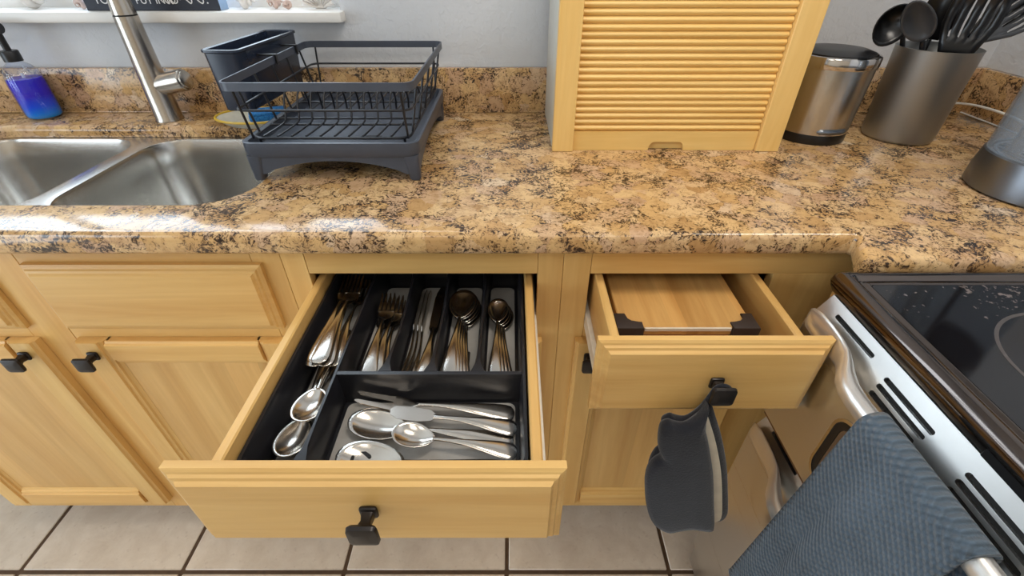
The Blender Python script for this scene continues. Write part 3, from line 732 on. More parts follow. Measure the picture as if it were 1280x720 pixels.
# ------------------------------------------------------------------ right counter things
bnx, bny = .655, 1.030
bn = thing('countertop_bin', 'small stainless steel countertop bin with black flip lid', 'bin', (bnx, bny, CT))
MB().lathe([(.072, .0006), (.073, .003), (.073, .018), (.0725, .020)], bnx, bny, CT, 44).build('base', 'black_plastic', bn)
MB().lathe([(.0735, .0202), (.0775, .145)], bnx, bny, CT, 56).build('body', 'steel_z', bn)
MB().lathe([(.0790, .1452), (.0800, .147), (.0800, .163), (.0785, .166), (.0725, .167), (.0720, .160), (.002, .158)], bnx, bny, CT, 56).build('rim_band', 'chrome', bn)
MB().lathe([(.0715, .1602), (.070, .169), (.055, .174), (.033, .176), (.002, .176)], bnx, bny, CT, 44).build('lid', 'black_plastic', bn)
MB().tube([(bnx + (.0731) * math.cos(a), bny + .0731 * math.sin(a), CT + .0285) for a in [-1.9 + .9 * k / 10 for k in range(11)]], [.002] + [.006] * 9 + [.002], 8, flat=1.).build('pedal_notch', 'machine_metal', bn)
hp = [(bnx - .045 + .022 * math.cos(a), bny + .055, CT + .222 + .014 * math.sin(a)) for a in [2 * PI * k / 18 for k in range(18)]]
MB().tube(hp, .0035, 8, closed=True).build('handle_loop', 'black_plastic', bn)
MB().tube([(bnx - .045, bny + .055, CT + .207), (bnx - .042, bny + .048, CT + .178)], .0035, 8).build('handle_stem', 'black_plastic', bn)

kx_, ky_ = .846, 1.018
KR = .069
ck = thing('utensil_crock', 'tall brushed grey metal crock holding black cooking utensils', 'crock', (kx_, ky_, CT))
MB().lathe([(.060, .0006), (.064, .002), (.0665, .008), (KR + .003, .176), (KR + .0035, .1775), (KR + .002, .178), (KR + .0005, .176), (.0645, .010), (.05, .006), (.001, .006)], kx_, ky_, CT, 64, cap1=True).build('vessel', 'crock_metal', ck, smooth=50)
MB().lathe([(.0600, .0061), (.0605, .0075)], kx_, ky_, CT, 40).build('inner_base', 'black_plastic', ck)
KZ = CT + .012
def utensil(name, label, foot, top, head, mat='black_nylon', cat='utensil', r=.0055, hd=None):
    """handle from the foot in the crock to the neck; head(b, frame) adds the working end"""
    t = thing(name, label, cat, foot)
    F_, T_ = Vector(foot), Vector(top); ax = (T_ - F_).normalized()
    MB().tube([F_, F_.lerp(T_, .5), T_], [r * 1.25, r * 1.1, r * .8], 12).build('handle', mat, t)
    if hd: ax = Vector(hd).normalized()
    fr = Vector((-.55, -.83, .05))
    nrm = (fr - ax * fr.dot(ax)).normalized(); side = ax.cross(nrm).normalized()
    Mx = Matrix((side, ax, nrm)).transposed().to_4x4(); Mx.translation = T_
    head(t, Mx); return t
def head_spoon(w, l, depth, mat, twist=0):
    def f(t, Mx):
        Mx = Mx @ Matrix.Rotation(twist, 4, 'Y')
        b = MB(); R1 = []
        for k in range(9):
            u = k / 8; ring = []
            for i in range(28):
                a = 2 * PI * i / 28; x = w * u * math.sin(a); y = l * .5 - l * .5 * u * math.cos(a) * (1 - .0 * u)
                egg = 1 - .22 * (y / l - .5)
                ring.append((x * egg, y, -depth * (1 - u * u) + .004 * (y / l)))
            R1.append(ring)
        b.loft(R1, False, False); bmesh.ops.remove_doubles(b.bm, verts=b.bm.verts, dist=1e-5)
        b.xform(Mx); o = b.build('head', mat, t, smooth=80); md = o.modifiers.new('thick', 'SOLIDIFY'); md.thickness = .0025; md.offset = 0
    return f
def head_slotted(w0, w1, l, mat, nslot, sl0, sl1, sw, curve=.0, twist=0):
    def f(t, Mx):
        Mx = Mx @ Matrix.Rotation(twist, 4, 'Y')
        # plate made of bars between the slots so that the slots are true openings
        b = MB()
        def half(y):
            u = y / l; return (w0 + (w1 - w0) * min(1, u * 2.2)) * (1 if u < .9 else math.sqrt(max(0.05, 1 - ((u - .9) / .1) ** 2 * .3)))
        ys = [0, l * .06, l * .14, sl0, sl0 + (sl1 - sl0) * .33, sl0 + (sl1 - sl0) * .66, sl1, l * .95, l]
        cols = 2 * nslot + 1; barw = (2 * w1 - nslot * sw) / (nslot + 1)
        xs = [-w1]
        for k in range(nslot): xs += [xs[-1] + barw, xs[-1] + barw + sw]
        xs.append(w1)
        V = {}
        def P(i, j):
            if (i, j) not in V:
                y = ys[j]; x = xs[i] / w1 * half(y); V[(i, j)] = b.bm.verts.new((x, y, curve * ((x / w1) ** 2) - curve * .8 * math.sin(PI * y / l)))
            return V[(i, j)]
        for j in range(len(ys) - 1):
            for i in range(len(xs) - 1):
                if i % 2 == 1 and sl0 - 1e-6 <= ys[j] and ys[j + 1] <= sl1 + 1e-6: continue
                b.bm.faces.new((P(i, j), P(i + 1, j), P(i + 1, j + 1), P(i, j + 1)))
        b.xform(Mx); o = b.build('head', mat, t, smooth=60); md = o.modifiers.new('thick', 'SOLIDIFY'); md.thickness = .003; md.offset = 0
    return f
utensil('ladle', 'black round ladle leaning toward the bin in the grey crock', (.866, 1.044, KZ), (.780, 1.038, 1.106), head_spoon(.038, .072, .030, 'black_nylon', .2), hd=(-.80, 0, .60))
utensil('cooking_spoon', 'dark grey solid spoon beside the ladle in the crock', (.856, .992, KZ), (.786, .990, 1.106), head_spoon(.025, .085, .012, 'grey_nylon', -.25), hd=(-.62, 0, .78))
utensil('slotted_turner', 'black turner with four long slots standing upright in the crock', (.838, .976, KZ), (.846, .976, 1.084), head_slotted(.026, .042, .115, 'black_nylon', 4, .030, .092, .0035), hd=(.02, 0, 1))
utensil('spatula', 'plain black spatula blade behind the slotted turner', (.848, 1.062, KZ), (.858, 1.066, 1.098), head_slotted(.014, .036, .10, 'black_nylon', 0, .03, .08, .004), hd=(.1, 0, 1))
utensil('slotted_spoon', 'dark grey slotted spoon leaning toward the drinks machine', (.800, 1.009, KZ), (.900, 1.008, 1.104), head_slotted(.008, .036, .12, 'grey_nylon', 4, .045, .10, .0045, .010), hd=(.72, -.05, .66))
utensil('pasta_fork', 'black slotted server under the dark grey slotted spoon', (.806, 1.027, KZ), (.903, 1.026, 1.104), head_slotted(.008, .032, .11, 'black_nylon', 3, .05, .09, .005, .012, .3), hd=(.74, .1, .60))

# drinks machine
mx_, my_ = .893, .732
dm = thing('drinks_machine', 'grey countertop drinks machine with bluish clear tank', 'machine', (mx_, my_, CT))
MR = .098
MB().lathe([(MR - .004, .0006), (MR, .004), (MR, .030), (MR - .004, .060), (MR - .006, .062), (MR - .014, .062), (MR - .016, .056), (.002, .056)], mx_, my_, CT, 64).build('base', 'machine_metal', dm, smooth=35)
MB().ring(ell(mx_, my_, MR - .017, MR - .017, 48), ell(mx_, my_, MR - .022, MR - .022, 48), CT + .0565, CT + .0610).build('drip_tray_rim', 'chrome', dm)
for k in range(-4, 5):
    x = mx_ + k * .016; hw = math.sqrt(max(0, (MR - .023) ** 2 - (k * .016) ** 2))
    MB().box(x - .0025, x + .0025, my_ - hw, my_ + hw, CT + .0565, CT + .0595).build('drip_grate_bar', 'black_plastic', dm, smooth=0)
# clear curved tank wall around the back and sides
def cshell(r0, r1, a0, a1, z0, z1, n=30):
    A = [math.radians(a0 + (a1 - a0) * k / n) for k in range(n + 1)]
    return [(mx_ + r1 * math.cos(a), my_ + r1 * math.sin(a)) for a in A] + [(mx_ + r0 * math.cos(a), my_ + r0 * math.sin(a)) for a in A[::-1]]
MB().prism(cshell(MR - .010, MR - .006, -60, 215, 0, 0), 'z', CT + .0625, CT + .30).build('tank_wall', 'tank', dm, smooth=40)
MB().prism(cshell(MR - .0105, MR - .0055, -60, 215, 0, 0), 'z', CT + .3005, CT + .306).build('tank_rim', 'machine_metal', dm, smooth=40)
MB().prism(cshell(MR - .011, MR - .005, 215.2, 219, 0, 0, 4), 'z', CT + .0625, CT + .306).build('edge_trim', 'black_plastic', dm, smooth=0)
MB().stack([(rrect(mx_ - .02, mx_ + .035, my_ + .02, my_ + .06, .008), CT + .0605), (rrect(mx_ - .02, mx_ + .035, my_ + .02, my_ + .06, .008), CT + .30)]).build('column', 'machine_metal', dm)
MB().tube([(mx_ - .045, my_ + .03, CT + .0605), (mx_ - .045, my_ + .03, CT + .30)], .010, 16).build('tube', 'grey_nylon', dm)
MB().lathe([(MR - .011, .3065), (MR - .004, .310), (MR - .004, .345), (MR - .02, .355)], mx_, my_, CT, 48).build('top_head', 'machine_metal', dm)
# white cord
cp = smoothpath([(.905, 1.120, CT + .0035), (.955, 1.155, CT + .006), (1.04, 1.178, CT + .022), (1.075, 1.172, CT + .030), (1.105, 1.120, CT + .034), (1.112, 1.02, CT + .030), (1.095, .90, CT + .012), (1.03, .82, CT + .0050), (.994, .787, CT + .0056)], 8)
t = thing('power_cord', 'white power cord running along the backsplash behind the crock', 'cord', (1.0, 1.1, CT))
MB().tube(cp, .0028, 8).build('cable', 'cord_white', t)
MB().tube([(.990, .7835, CT + .0056), (1.001, .793, CT + .0060)], .0048, 10).build('strain_relief', 'cord_white', t)

# ------------------------------------------------------------------ cutlery tray
tz0, tz1 = .7225, .786
ty0, ty1 = .292, .716
tx = [-.3125, -.2415, -.1750, -.1120, -.0475, .0185]
tr = thing('cutlery_tray', 'black plastic cutlery tray with grey mats in the open drawer', 'tray', ((tx[0] + tx[-1]) / 2, .5, tz0))
MB().stack([(rrect(tx[0] + .004, tx[-1] - .004, ty0 + .004, ty1 - .004, .012), tz0 + .0003), (rrect(tx[0], tx[-1], ty0, ty1, .014), tz1 - .003), (rrect(tx[0], tx[-1], ty0, ty1, .014), tz1), (rrect(tx[0] + .004, tx[-1] - .004, ty0 + .004, ty1 - .004, .012), tz1),
            (rrect(tx[0] + .006, tx[-1] - .006, ty0 + .006, ty1 - .006, .012), tz1 - .004), (rrect(tx[0] + .009, tx[-1] - .009, ty0 + .009, ty1 - .009, .01), tz0 + .006)]).build('shell', 'tray_plastic', tr, smooth=35)
YM = .437
def wallx(x, y0, y1, dip=0.):
    N = 16; R = []
    for k in range(N + 1):
        u = k / N; y = y0 + (y1 - y0) * u; zt = tz1 - .001 - dip * math.sin(PI * u) ** 1.5
        fl_ = .0075 * math.exp(-(min(u, 1 - u) * (y1 - y0) / .012)); w = .0028 + fl_
        R.append([(x - w - .0015, y, tz0 + .0055), (x + w + .0015, y, tz0 + .0055), (x + w, y, zt - .002), (x + w - .0012, y, zt), (x - w + .0012, y, zt), (x - w, y, zt - .002)])
    MB().loft(R).build('divider', 'tray_plastic', tr, smooth=50)
wallx(tx[1], ty0 + .005, ty1 - .006)
for k in (2, 3, 4): wallx(tx[k], YM + .003, ty1 - .006, .012)
MB().prism([(YM - .0045, tz0 + .0055), (YM + .0045, tz0 + .0055), (YM + .003, tz1 - .0015), (YM - .003, tz1 - .0015)], 'x', tx[1] + .001, tx[-1] - .005, .0008, 1).build('divider', 'tray_plastic', tr, smooth=0)
def mat_(x0, x1, y0, y1):
    MB().stack([(rrect(x0, x1, y0, y1, .010), tz0 + .0062), (rrect(x0, x1, y0, y1, .010), tz0 + .0085)]).build('mat', 'tray_mat', tr, smooth=30)
mat_(tx[0] + .013, tx[1] - .008, ty0 + .013, ty1 - .013)
for k in (1, 2, 3, 4): mat_(tx[k] + .008, tx[k + 1] - (.008 if k < 4 else .014), YM + .009, ty1 - .013)
mat_(tx[1] + .010, tx[-1] - .014, ty0 + .013, YM - .008)
MB().stack([(rrect(-.0735, -.0665, .492, .532, .003), tz0 + .0086), (rrect(-.0735, -.0665, .492, .532, .003), tz0 + .0090)]).build('mat_slot', 'dark_gap', tr)

# ------------------------------------------------------------------ cutlery (local: handle end at y=0, working end toward +y, up = +z)
def sect(w, th, y, z, n=12):
    return [(w * math.cos(2 * PI * i / n), y, z + th * math.sin(2 * PI * i / n)) for i in range(n)]
def handle_mesh(t, L, we, wn, mat='cutlery'):
    P = [(.0, .25, .0009), (.012, .62, .0014), (.04, .90, .0017), (.10, 1.0, .0019), (.22, .93, .0019), (.42, .66, .0018), (.62, .40, .0018), (.80, .27, .0018), (.92, .22, .0019), (1., .24, .0018)]
    we *= 1.15; b = MB(); b.loft([sect(max(we * w, wn), th, L * u, .0048 * math.sin(PI * u * .9) + .0018) for u, w, th in P]); b.build('handle', mat, t, local=True, smooth=60)
    # raised border loop on the broad end
    pts = [(we * .80 * math.sin(a) * (1 - .28 * (1 - math.cos(a)) / 2), L * (.03 + .42 * (1 - math.cos(a)) / 2), .0044 + .0040 * math.sin(PI * (.03 + .42 * (1 - math.cos(a)) / 2) * .9)) for a in [2 * PI * k / 24 for k in range(24)]]
    return .0048 * math.sin(PI * .9) + .0018
def bowl_mesh(t, y0, l, w, depth, z, mat='cutlery', slots=()):
    b = MB(); R = []
    for k in range(8):
        u = max(k / 7, .02); ring = []
        for i in range(28):
            a = 2 * PI * i / 28; yy = l * .5 - l * .5 * u * math.cos(a); egg = 1 + .20 * (yy / l - .45) - .18 * (1 - yy / l) ** 3
            ring.append((w * u * math.sin(a) * egg, y0 + yy, z - depth * (1 - u ** 2.2) + .004 * (yy / l - .2)))
        R.append(ring)
    b.loft(R, True, False)
    o = b.build('bowl', mat, t, local=True, smooth=80); md = o.modifiers.new('thick', 'SOLIDIFY'); md.thickness = .0013; md.offset = 0
    for (sx, sy, sw, slen, ang) in slots:
        q = MB().stack([(rrect(-sw, sw, -slen, slen, sw * .9, 4), -.0), (rrect(-sw, sw, -slen, slen, sw * .9, 4), .0008)])
        ux = sx / w; uy = (sy - l * .5) / (l * .5); uu = min(1, math.hypot(ux, uy))
        q.xform(Matrix.Translation((sx, y0 + sy, z - depth * (1 - uu ** 2.2) + .0009 + .004 * (sy / l - .2))) @ Matrix.Rotation(uy * depth * 2 / l * 1.6, 4, 'X') @ Matrix.Rotation(ang, 4, 'Z')).build('slot', 'dark_gap', o, local=True)
def spoon(name, label, L, w, lb, depth, group=None, slots=(), we=.0105):
    t = thing(name, label, 'spoon', group=group); z = handle_mesh(t, L - lb, we, .0022); bowl_mesh(t, L - lb - .003, lb + .003, w, depth, z + .001, slots=slots); return t
def fork(name, label, L, w, lh, group=None, tines=4, we=.0105):
    t = thing(name, label, 'fork', group=group); z = handle_mesh(t, L - lh, we, .0022); y0 = L - lh
    b = MB(); R = []
    ls = lh * .42
    for u, ww in ((0, .10), (.12, .16), (.3, .45), (.5, .80), (.7, .97), (1, 1.)):
        R.append(sect(max(w * ww, .0024), .0011, y0 - .002 + ls * u, z - .006 * math.sin(PI * u * .75), 14))
    b.loft(R); b.build('head', 'cutlery', t, local=True, smooth=60)
    for k in range(tines):
        x = -w + w / tines + 2 * w / tines * k; tw = w / tines * .62
        pts = []
        q = MB(); R = []
        for u, s_ in ((0, 1.25), (.1, 1.0), (.6, .85), (.92, .62), (1, .2)):
            R.append([(x + px, y0 - .003 + ls + (lh - ls) * u, z - .006 * math.sin(PI * .75) * (1 - u) + .0045 * u * u + pz) for px, pz in ((-tw * s_, -.0009), (tw * s_, -.0009), (tw * s_, .0009), (-tw * s_, .0009))])
        q.loft(R); q.build('tine', 'cutlery', t, local=True, smooth=0)
    return t
def knife(name, label, L, lb, wb, group=None, we=.0098, spreader=False):
    t = thing(name, label, 'knife', group=group); z = handle_mesh(t, L - lb, we, .0036); y0 = L - lb - .003
    if spreader: out = [(-.0032, 0), (-.008, .10), (-.0115, .35), (-.0115, .80), (-.006, .97), (.002, 1.), (.0085, .90), (.0105, .60), (.0095, .15), (.0032, 0)]
    else: out = [(-.0036, 0), (-wb * .9, .08), (-wb, .30), (-wb, .80), (-wb * .5, .95), (wb * .35, 1.), (wb * .75, .96), (wb * .75, .10), (.0036, 0)]
    MB().prism([(x, y0 + u * (lb + .003)) for x, u in out], 'z', z - .0006, z + .0006).build('blade', 'cutlery', t, local=True, smooth=0)
    return t
def put(t, p0, p1, roll=0.):
    a, b_ = Vector(p0), Vector(p1); d = (b_ - a).normalized(); up = Vector((0, 0, 1)); n = (up - d * up.dot(d)).normalized(); s_ = d.cross(n)
    m = Matrix((s_, d, n)).transposed().to_4x4() @ Matrix.Rotation(roll, 4, 'Y'); m.translation = a
    t.matrix_world = m; return t
def rack_of(t0, lst, labels=None):
    for i, (p0, p1, roll) in enumerate(lst):
        o = t0 if i == 0 else dup(t0); put(o, p0, p1, roll)
        if labels: o['label'] = labels[i]
fz = tz0 + .0088
# long compartment: dinner forks at the back, soup spoons at the front
f0 = fork('dinner_fork', 'stainless dinner fork at the drawer back end of the long tray compartment', .215, .0135, .074, 'dinner forks in the long compartment')
rack_of(f0, [((a, y, fz + .034 + .005 * i), (b, y + .212, fz + .030 + .005 * i), 0.) for i, (a, b, y) in enumerate(((-.2595, -.266, .466), (-.285, -.2895, .460), (-.266, -.276, .456), (-.279, -.286, .458), (-.271, -.270, .452)))], ['lowest dinner fork of the pile, close to the salad fork divider', 'dinner fork in the long compartment lying along the drawer side wall', 'dinner fork in the middle layer of the long compartment pile', 'dinner fork directly under the topmost dinner fork', 'topmost dinner fork of the pile, lying over the soup spoon handles'])
s0 = spoon('soup_spoon', 'stainless soup spoon with its bowl at the drawer front end', .190, .0220, .060, .010, 'soup spoons in the long compartment')
rack_of(s0, [((-.277, .523, fz + .002), (-.281, .335, fz + .007), 0.), ((-.276, .520, fz + .0065), (-.280, .332, fz + .0115), 0.), ((-.266, .560, fz + .018), (-.268, .372, fz + .0265), 0.), ((-.2665, .557, fz + .0228), (-.268, .369, fz + .0313), 0.), ((-.278, .517, fz + .011), (-.279, .329, fz + .016), 0.)], ['lowest soup spoon in the long compartment under the others', 'soup spoon nested between two others nearest the drawer front panel', 'soup spoon under the top one of the raised nested pair', 'top soup spoon of the raised nested pair by the wide compartment', 'uppermost of the three soup spoons whose bowls touch the drawer front'])
# salad forks
f1 = fork('salad_fork', 'stainless salad fork in the fork compartment next to the knives', .190, .0140, .066, 'salad forks in the tray')
rack_of(f1, [((a, .452, fz + .001 + .0052 * i), (b, .640, fz + .008 + .0052 * i), 0.) for i, (a, b) in enumerate(((-.221, -.217), (-.196, -.198), (-.213, -.211), (-.202, -.200), (-.209, -.214)))], ['lowest salad fork in the fork compartment, mostly covered', 'salad fork resting second lowest in the fork compartment', 'salad fork in the middle of the fork compartment pile', 'salad fork directly under the topmost salad fork', 'topmost salad fork, turned toward the long compartment'])
k0 = knife('table_knife', 'stainless table knife lying on edge in the dark knife compartment', .230, .115, .0085, 'table knives in the tray')
rack_of(k0, [((-.1640, .455, fz + .0125), (-.1660, .684, fz + .010), 1.45), ((-.1570, .453, fz + .0125), (-.1590, .682, fz + .010), 1.45), ((-.1500, .451, fz + .0125), (-.1520, .680, fz + .010), 1.45), ((-.1305, .456, fz + .001), (-.1290, .684, fz + .001), 0.), ((-.1310, .454, fz + .0065), (-.1300, .682, fz + .0065), 0.), ((-.1315, .458, fz + .012), (-.1270, .686, fz + .012), 0.)], ['table knife on edge against the salad fork divider', 'second table knife on edge counting from the salad fork divider', 'third table knife on edge counting from the salad fork divider', 'table knife lying flat on the knife compartment mat', 'table knife lying flat in the middle of the flat knives', 'topmost flat table knife with a broad handle showing'])
s1 = spoon('tablespoon', 'stainless tablespoon nested in the stack of large spoons', .200, .0235, .066, .010, 'tablespoons in the tray')
rack_of(s1, [((-.074 - .0052 * i, .450 + .002 * (i % 2), fz + .001 + .0048 * i), (-.0765 - .0016 * i, .640 + .001 * i, fz + .009 + .0048 * i), 0.) for i in range(5)], ['lowest stainless tablespoon of the nested stack of large spoons', 'second lowest tablespoon in the nested stack of large spoons', 'middle tablespoon in the nested stack of large spoons', 'tablespoon just under the top one of the nested stack', 'topmost tablespoon of the nested stack, its whole bowl showing'])
s2 = spoon('teaspoon', 'stainless teaspoon in the tray compartment by the drawer side', .180, .0180, .052, .008, 'teaspoons in the tray', we=.0090)
rack_of(s2, [((-.007 - .0062 * i, .450 + .002 * (i % 2), fz + .001 + .0048 * i), (-.0165 - .0024 * i, .622 + .001 * i, fz + .008 + .0048 * i), 0.) for i in range(4)], ['lowest teaspoon of the overlapping stack by the drawer side', 'teaspoon second from the bottom of the stack by the drawer side', 'teaspoon directly under the topmost teaspoon', 'topmost teaspoon of the stack, its whole bowl showing'])
# serving pieces lying across the wide front compartment
def serving(t, p0, p1, roll=0): return put(t, p0, p1, roll)
serving(fork('serving_fork', 'large two tined serving fork lying under the spreader', .220, .0140, .088, tines=2, we=.0115), (.003, .406, fz + .003), (-.214, .4165, fz + .022))
serving(knife('butter_spreader', 'butter spreader with broad pale blade across the serving pieces', .172, .060, .0, spreader=True, we=.0110), (.006, .379, fz + .006), (-.165, .400, fz + .017))
serving(spoon('serving_spoon', 'big serving spoon with plain oval bowl in the wide compartment', .222, .0245, .082, .010, we=.0115), (.002, .362, fz + .001), (-.216, .389, fz + .0085))
serving(spoon('sugar_spoon', 'small sugar spoon resting over the slotted spoon bowl', .160, .0185, .052, .009, we=.0105), (.006, .342, fz + .008), (-.152, .360, fz + .024))
serving(spoon('slotted_serving_spoon', 'pierced serving spoon with cut out bowl against the drawer front', .222, .0245, .082, .010, slots=((-.010, .052, .0022, .008, .5), (.010, .052, .0022, .008, -.5), (.0, .030, .0022, .007, 0), (.0, .066, .002, .005, 1.57)), we=.0110), (.003, .322, fz + .001), (-.216, .335, fz + .0085))

# ------------------------------------------------------------------ bamboo box in the narrow drawer
qx0, qx1, qy0, qy1 = .164, .366, .522, .800
bz = .7225
bb = thing('bamboo_box', 'flat bamboo topped box with dark corner guards in the narrow drawer', 'box', ((qx0 + qx1) / 2, .66, bz))
MB().box(qx0 + .003, qx1 - .003, qy0 + .003, qy1, bz, .776, .0015, 1).build('box_body', 'box_wood', bb, smooth=0)
MB().box(qx0, qx1, qy0, qy1, .7762, .792, .0015, 1).build('lid', 'bamboo', bb, smooth=0)
MB().box(qx0 + .036, qx1 - .036, qy0 - .0030, qy0 - .0002, .7868, .7921).build('lid_edging', 'lining', bb, smooth=0)
for s, xc in ((1, qx0), (-1, qx1)):
    L_ = [(xc - s * .006, qy0 - .006), (xc + s * .034, qy0 - .006), (xc + s * .034, qy0 + .010), (xc + s * .017, qy0 + .010), (xc + s * .011, qy0 + .016), (xc + s * .011, qy0 + .030), (xc - s * .006, qy0 + .030)]
    MB().prism(L_, 'z', .7245, .7955, .002).build('corner_guard', 'rubber', bb, smooth=40)

# ------------------------------------------------------------------ range
RY0, RY1 = -.273, .518
DX = .420; TA = math.radians(29); ZK = .8247; DT = .8675; XT = DX + (DT - ZK) * math.tan(TA)
rg = thing('range', 'stainless double oven range with black glass cooktop', 'range', (.78, .1, 0))
MB().box(.449, 1.128, RY0, RY1, .06, .8705, .002, 1).build('body', 'steel_z', rg, smooth=0)
MB().box(.46, 1.10, RY0 + .02, RY1 - .02, .001, .0595).build('base', 'dark_gap', rg, smooth=0)
# cooktop frame, rounded metal rim
fo_ = lambda i, r: rrect(.4355 + i, 1.128 - i, RY0 + i, RY1 - i, r, 4)
ZC0 = -.0195
MB().stack([(fo_(q, r), z + ZC0) for q, r, z in ((.006, .004, .8915), (.002, .006, .899), (.0, .007, .906), (.0015, .007, .914), (.005, .006, .9195), (.011, .006, .9215), (.018, .006, .9205), (.021, .006, .9165), (.025, .006, .9165), (.027, .006, .9185), (.030, .006, .9185), (.032, .006, .9150))]).build('cooktop_frame', 'frame_chrome', rg, smooth=50)
MB().stack([(fo_(.0325, .006), .914 + ZC0), (fo_(.0325, .006), .9172 + ZC0)]).build('cooktop_glass', 'cooktop_glass', rg, smooth=30)
for cx, cy, r1 in ((.632, .325, .105), (.632, -.06, .085), (.92, .31, .085), (.92, -.06, .105)):
    for rr_ in (r1, r1 * .62):
        MB().ring(ell(cx, cy, rr_, rr_, 64), ell(cx, cy, rr_ - .004, rr_ - .004, 64), .91725 + ZC0, .91745 + ZC0).build('burner_ring', 'ring_print', rg, smooth=0)
MB().box(.4365, .4485, -.24, .253, .8720, .8850, .001, 1).build('control_strip', 'black_plastic', rg, smooth=0)
def oven_door(z0, zk, z1, groups, hz, wz0, wz1):
    xt = DX + (z1 - zk) * math.tan(TA)
    b = MB(); b.prism([(DX, z0), (DX, zk), (xt, z1), (.4485, z1), (.4485, z0)], 'y', RY0 + .010, RY1 - .012, .0015, 1)
    d = b.build('oven_door', 'steel_y', rg, smooth=35)
    # true vent slots cut into the sloping top of the door
    slope = Matrix.Translation((DX, 0, zk)) @ Matrix.Rotation(TA, 4, 'Y')      # local z runs up the slope, local x into the door
    c = MB(); rows_ = []
    for (ya, yb, sv) in groups:
        rows_.append((ya, yb, sv))
        c.prism(rrect(ya, yb, sv - .0031, sv + .0031, .0029, 4), 'x', -.006, .008)
    c.xform(slope); cutter = c.build('cutter', 'dark_gap', smooth=0)
    boolean(d, cutter); d.data.materials.clear(); d.data.materials.append(M['steel_y'])
    for (ya, yb, sv) in rows_:
        MB().prism(rrect(ya + .0006, yb - .0006, sv - .0026, sv + .0026, .0024, 4), 'x', .0055, .0078).xform(slope).build('vent_slot', 'dark_gap', d, smooth=0)
    wy0, wy1 = -.12, .377
    def rx_(i): return rrect(wy0 + i, wy1 - i, wz0 + i, wz1 - i, .028 - i * .8, 6)
    def vring(o, i, xa, xb):
        b = MB(); vr = [[b.bm.verts.new((x, p[0], p[1])) for p in lp_] for lp_, x in ((o, xa), (o, xb), (i, xb), (i, xa))]; n = len(o)
        for k in range(4):
            A, B = vr[k], vr[(k + 1) % 4]
            for j in range(n): b.bm.faces.new((A[j], A[(j + 1) % n], B[(j + 1) % n], B[j]))
        return b
    vring(rx_(0), rx_(.004), DX - .003, DX - .0002).build('window_border', 'chrome', d, smooth=30)
    vring(rx_(.0042), rx_(.014), DX - .0018, DX - .0002).build('window_gasket', 'black_plastic', d, smooth=30)
    MB().prism(rx_(.0142), 'x', DX - .0012, DX - .0002).build('oven_window', 'window_tint', d, smooth=0)
    # handle: flat fins at both ends that flow into a round bar
    hx = HX
    S = [(.500, .4190, -.004, .002, .012), (.492, .4165, -.002, .0040, .017), (.475, .4160, 0, .0042, .020), (.45, .4160, 0, .0040, .020), (.428, .4160, 0, .0040, .0185), (.410, .4135, 0, .0060, .017), (.395, .407, 0, .009, .015), (.378, .398, 0, .0115, .0135), (.36, .392, 0, .012, .0122), (.34, .390, 0, .012, .012)]
    R_ = []
    full = S + [(RY0 + RY1 - y, x, dz, a_, b_) for y, x, dz, a_, b_ in S][::-1]
    for y, x, dz, a_, b_ in full:
        R_.append([(x + a_ * math.cos(2 * PI * k / 20), y, hz + dz + b_ * math.sin(2 * PI * k / 20)) for k in range(20)])
    MB().loft(R_).build('handle', 'handle_metal', d, smooth=60)
    return d
HX, HZ = .390, .839
plain('window_tint', srgb(120, 104, 88), .12, .6)
plain('handle_metal', srgb(222, 218, 212), .30, .85, noise_amt=.02)
def vents(k=1.):
    L = [(.397, .476, .0340)]
    for s0, s1 in ((.2905, .368), (.162, .248), (.03, .114), (-.10, -.015)):
        for q, e in ((.0289, 0), (.0184, .001), (.0074, .003)): L.append((s0 + e, s1 - e, q))
    L.append((-.22, -.14, .0340))
    return L
oven_door(.633, ZK, DT, vents(), HZ, .657, .783)
oven_door(.144, .571, .6125, vents(), .585, .192, .476)
MB().box(.4275, .4485, RY0 + .01, RY1 - .012, .065, .136, .003, 1).build('kick_panel', 'steel_y', rg, smooth=30)
MB().box(.431, .4488, RY0 + .01, RY1 - .012, .613, .6325).build('door_gap_seal', 'dark_wood', rg, smooth=0)

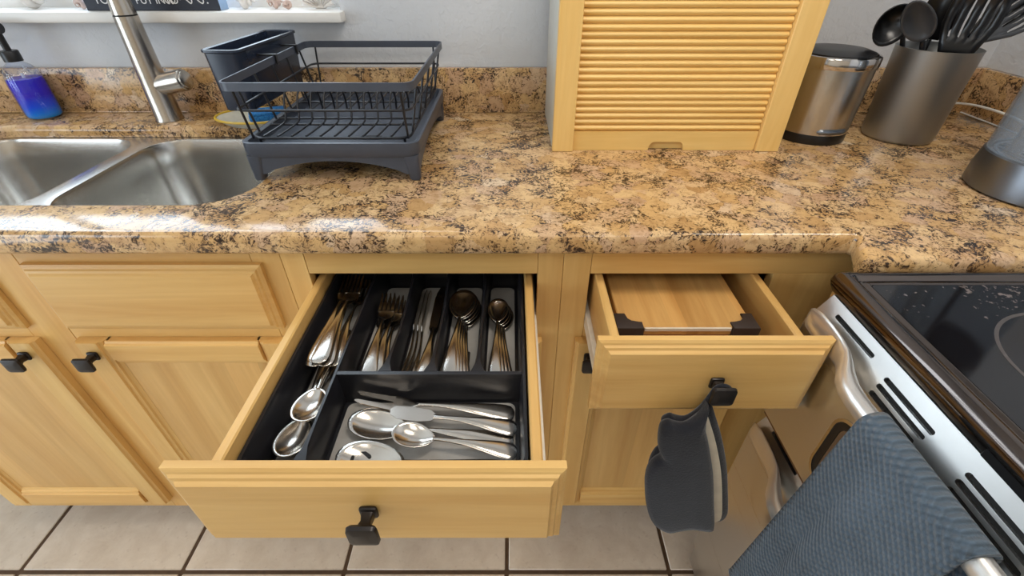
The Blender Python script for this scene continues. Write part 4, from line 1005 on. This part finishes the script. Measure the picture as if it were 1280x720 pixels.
# towels over the upper oven handle
def towel(name, label, y0, y1, zf, zb, mat, skew=0., thick=.0055, seed=1, hem=True):
    rnd = random.Random(seed); hx, hz, hr = HX, HZ, .0121 + thick / 2 + .0006
    t = thing(name, label, 'towel', (hx, (y0 + y1) / 2, hz))
    prof = []
    nf = 22
    for k in range(nf): prof.append((hx - hr, zf + (hz - zf) * k / nf))
    for k in range(13): a = PI - PI * k / 12; prof.append((hx + hr * math.cos(a), hz + hr * math.sin(a)))
    nb_ = 12
    for k in range(1, nb_ + 1): prof.append((hx + hr - .001 * k / nb_, hz - (hz - zb) * k / nb_))
    NY = 18; R = []
    for i, (x, z) in enumerate(prof):
        ring = []
        drop = max(0, (hz - z)) if i < nf else 0
        for j in range(NY + 1):
            u = j / NY; y = y0 + (y1 - y0) * u
            y += skew * drop * (u - .0)
            wob = drop * (.045 * math.sin(u * 7 + seed) + .02 * math.sin(u * 15 + 2 * seed))
            ring.append((x - abs(wob) * .6, y, z + drop * .02 * math.sin(u * 5)))
        R.append(ring)
    b = MB(); b.loft(R, False, False, closed=False)
    o = b.build('cloth', mat, t, smooth=80); md = o.modifiers.new('thick', 'SOLIDIFY'); md.thickness = thick; md.offset = 0
    if hem:
        def hp(u):
            drop = hz - zf; w_ = drop * (.045 * math.sin(u * 7 + seed) + .02 * math.sin(u * 15 + 2 * seed))
            return (hx - hr - abs(w_) * .6, y0 + (y1 - y0) * u + skew * drop * u, zf + drop * .02 * math.sin(u * 5))
        MB().tube([hp(k / 18) for k in range(19)], thick * .75, 8).build('hem', mat, t, smooth=80)
towel('towel', 'dark slate knitted towel draped over the upper oven handle', .172, .314, .42, .62, 'towel', .06)
towel('towel', 'white towel on the oven handle next to the dark towel', -.02, .153, .60, .66, 'white_cloth', .0, .006, 3)

# oven mitt hanging from the narrow drawer's knob
my = .386
mf = my / .405
ms = lambda L: [(x * mf, H - (H - z) * mf) for x, z in L]
ml = [(.264, .758), (.261, .742), (.253, .726), (.242, .714), (.227, .717), (.218, .721), (.209, .713), (.210, .688), (.216, .659), (.224, .640), (.213, .622), (.209, .591), (.216, .545), (.227, .495), (.242, .452), (.259, .427), (.281, .411), (.300, .418), (.320, .424), (.343, .418)]
mr_front = [(.356, .417), (.357, .432), (.335, .513), (.312, .596), (.287, .669), (.270, .715)]
mr_back = [(.372, .408), (.384, .410), (.388, .433), (.370, .500), (.344, .585), (.316, .659), (.293, .710), (.277, .742)]
def ring_of(p): return [tuple(q)[:2] for q in [(v.x, v.y) for v in smoothpath([(a, b_, 0) for a, b_ in p] + [(p[0][0], p[0][1], 0)], 3)][:-1]]
mt = thing('oven_mitt', 'charcoal quilted oven mitt hanging from the narrow drawer knob', 'oven mitt', (.29, my, .40))
def pad(name, outline, yc, th, mat):
    cx = sum(p[0] for p in outline) / len(outline); cz = sum(p[1] for p in outline) / len(outline)
    def sc(f): return [(cx + (x - cx) * f, cz + (z - cz) * (1 - (1 - f) * .6)) for x, z in outline]
    L = [(1 - .035, yc + th / 2), (1, yc + th * .2), (1, yc - th * .2), (1 - .035, yc - th / 2), (1 - .16, yc - th * .62), (1 - .45, yc - th * .72)]
    MB().loft([[(x, y, z) for x, z in sc(f)] for f, y in L]).build(name, mat, mt, smooth=70)
pad('front_pad', ring_of(ms(ml + mr_front)), my, .015, 'mitt')
pad('back_pad', ring_of(ms([(x + .010, z - (.012 if z > .70 else -.008 if z < .45 else 0)) for x, z in ml[1:]] + mr_back)), my + .020, .012, 'mitt')
lin = [(.330, .424), (.362, .422), (.372, .436), (.357, .498), (.332, .583), (.305, .656), (.284, .704), (.272, .726), (.262, .715), (.270, .660), (.295, .580), (.318, .500)]
MB().prism(ring_of(ms(lin)), 'y', my + .0080, my + .0120).build('lining', 'lining', mt, smooth=30)
MB().tube(smoothpath([(.256, my + .012, .775), (.258, my + .012, .785), (.263, my + .014, .797), (.272, my + .014, .8005), (.281, my + .014, .794), (.270, my + .014, .778), (.262, my + .014, .772)], 5), .0028, 8).build('hanging_loop', 'mitt', mt)
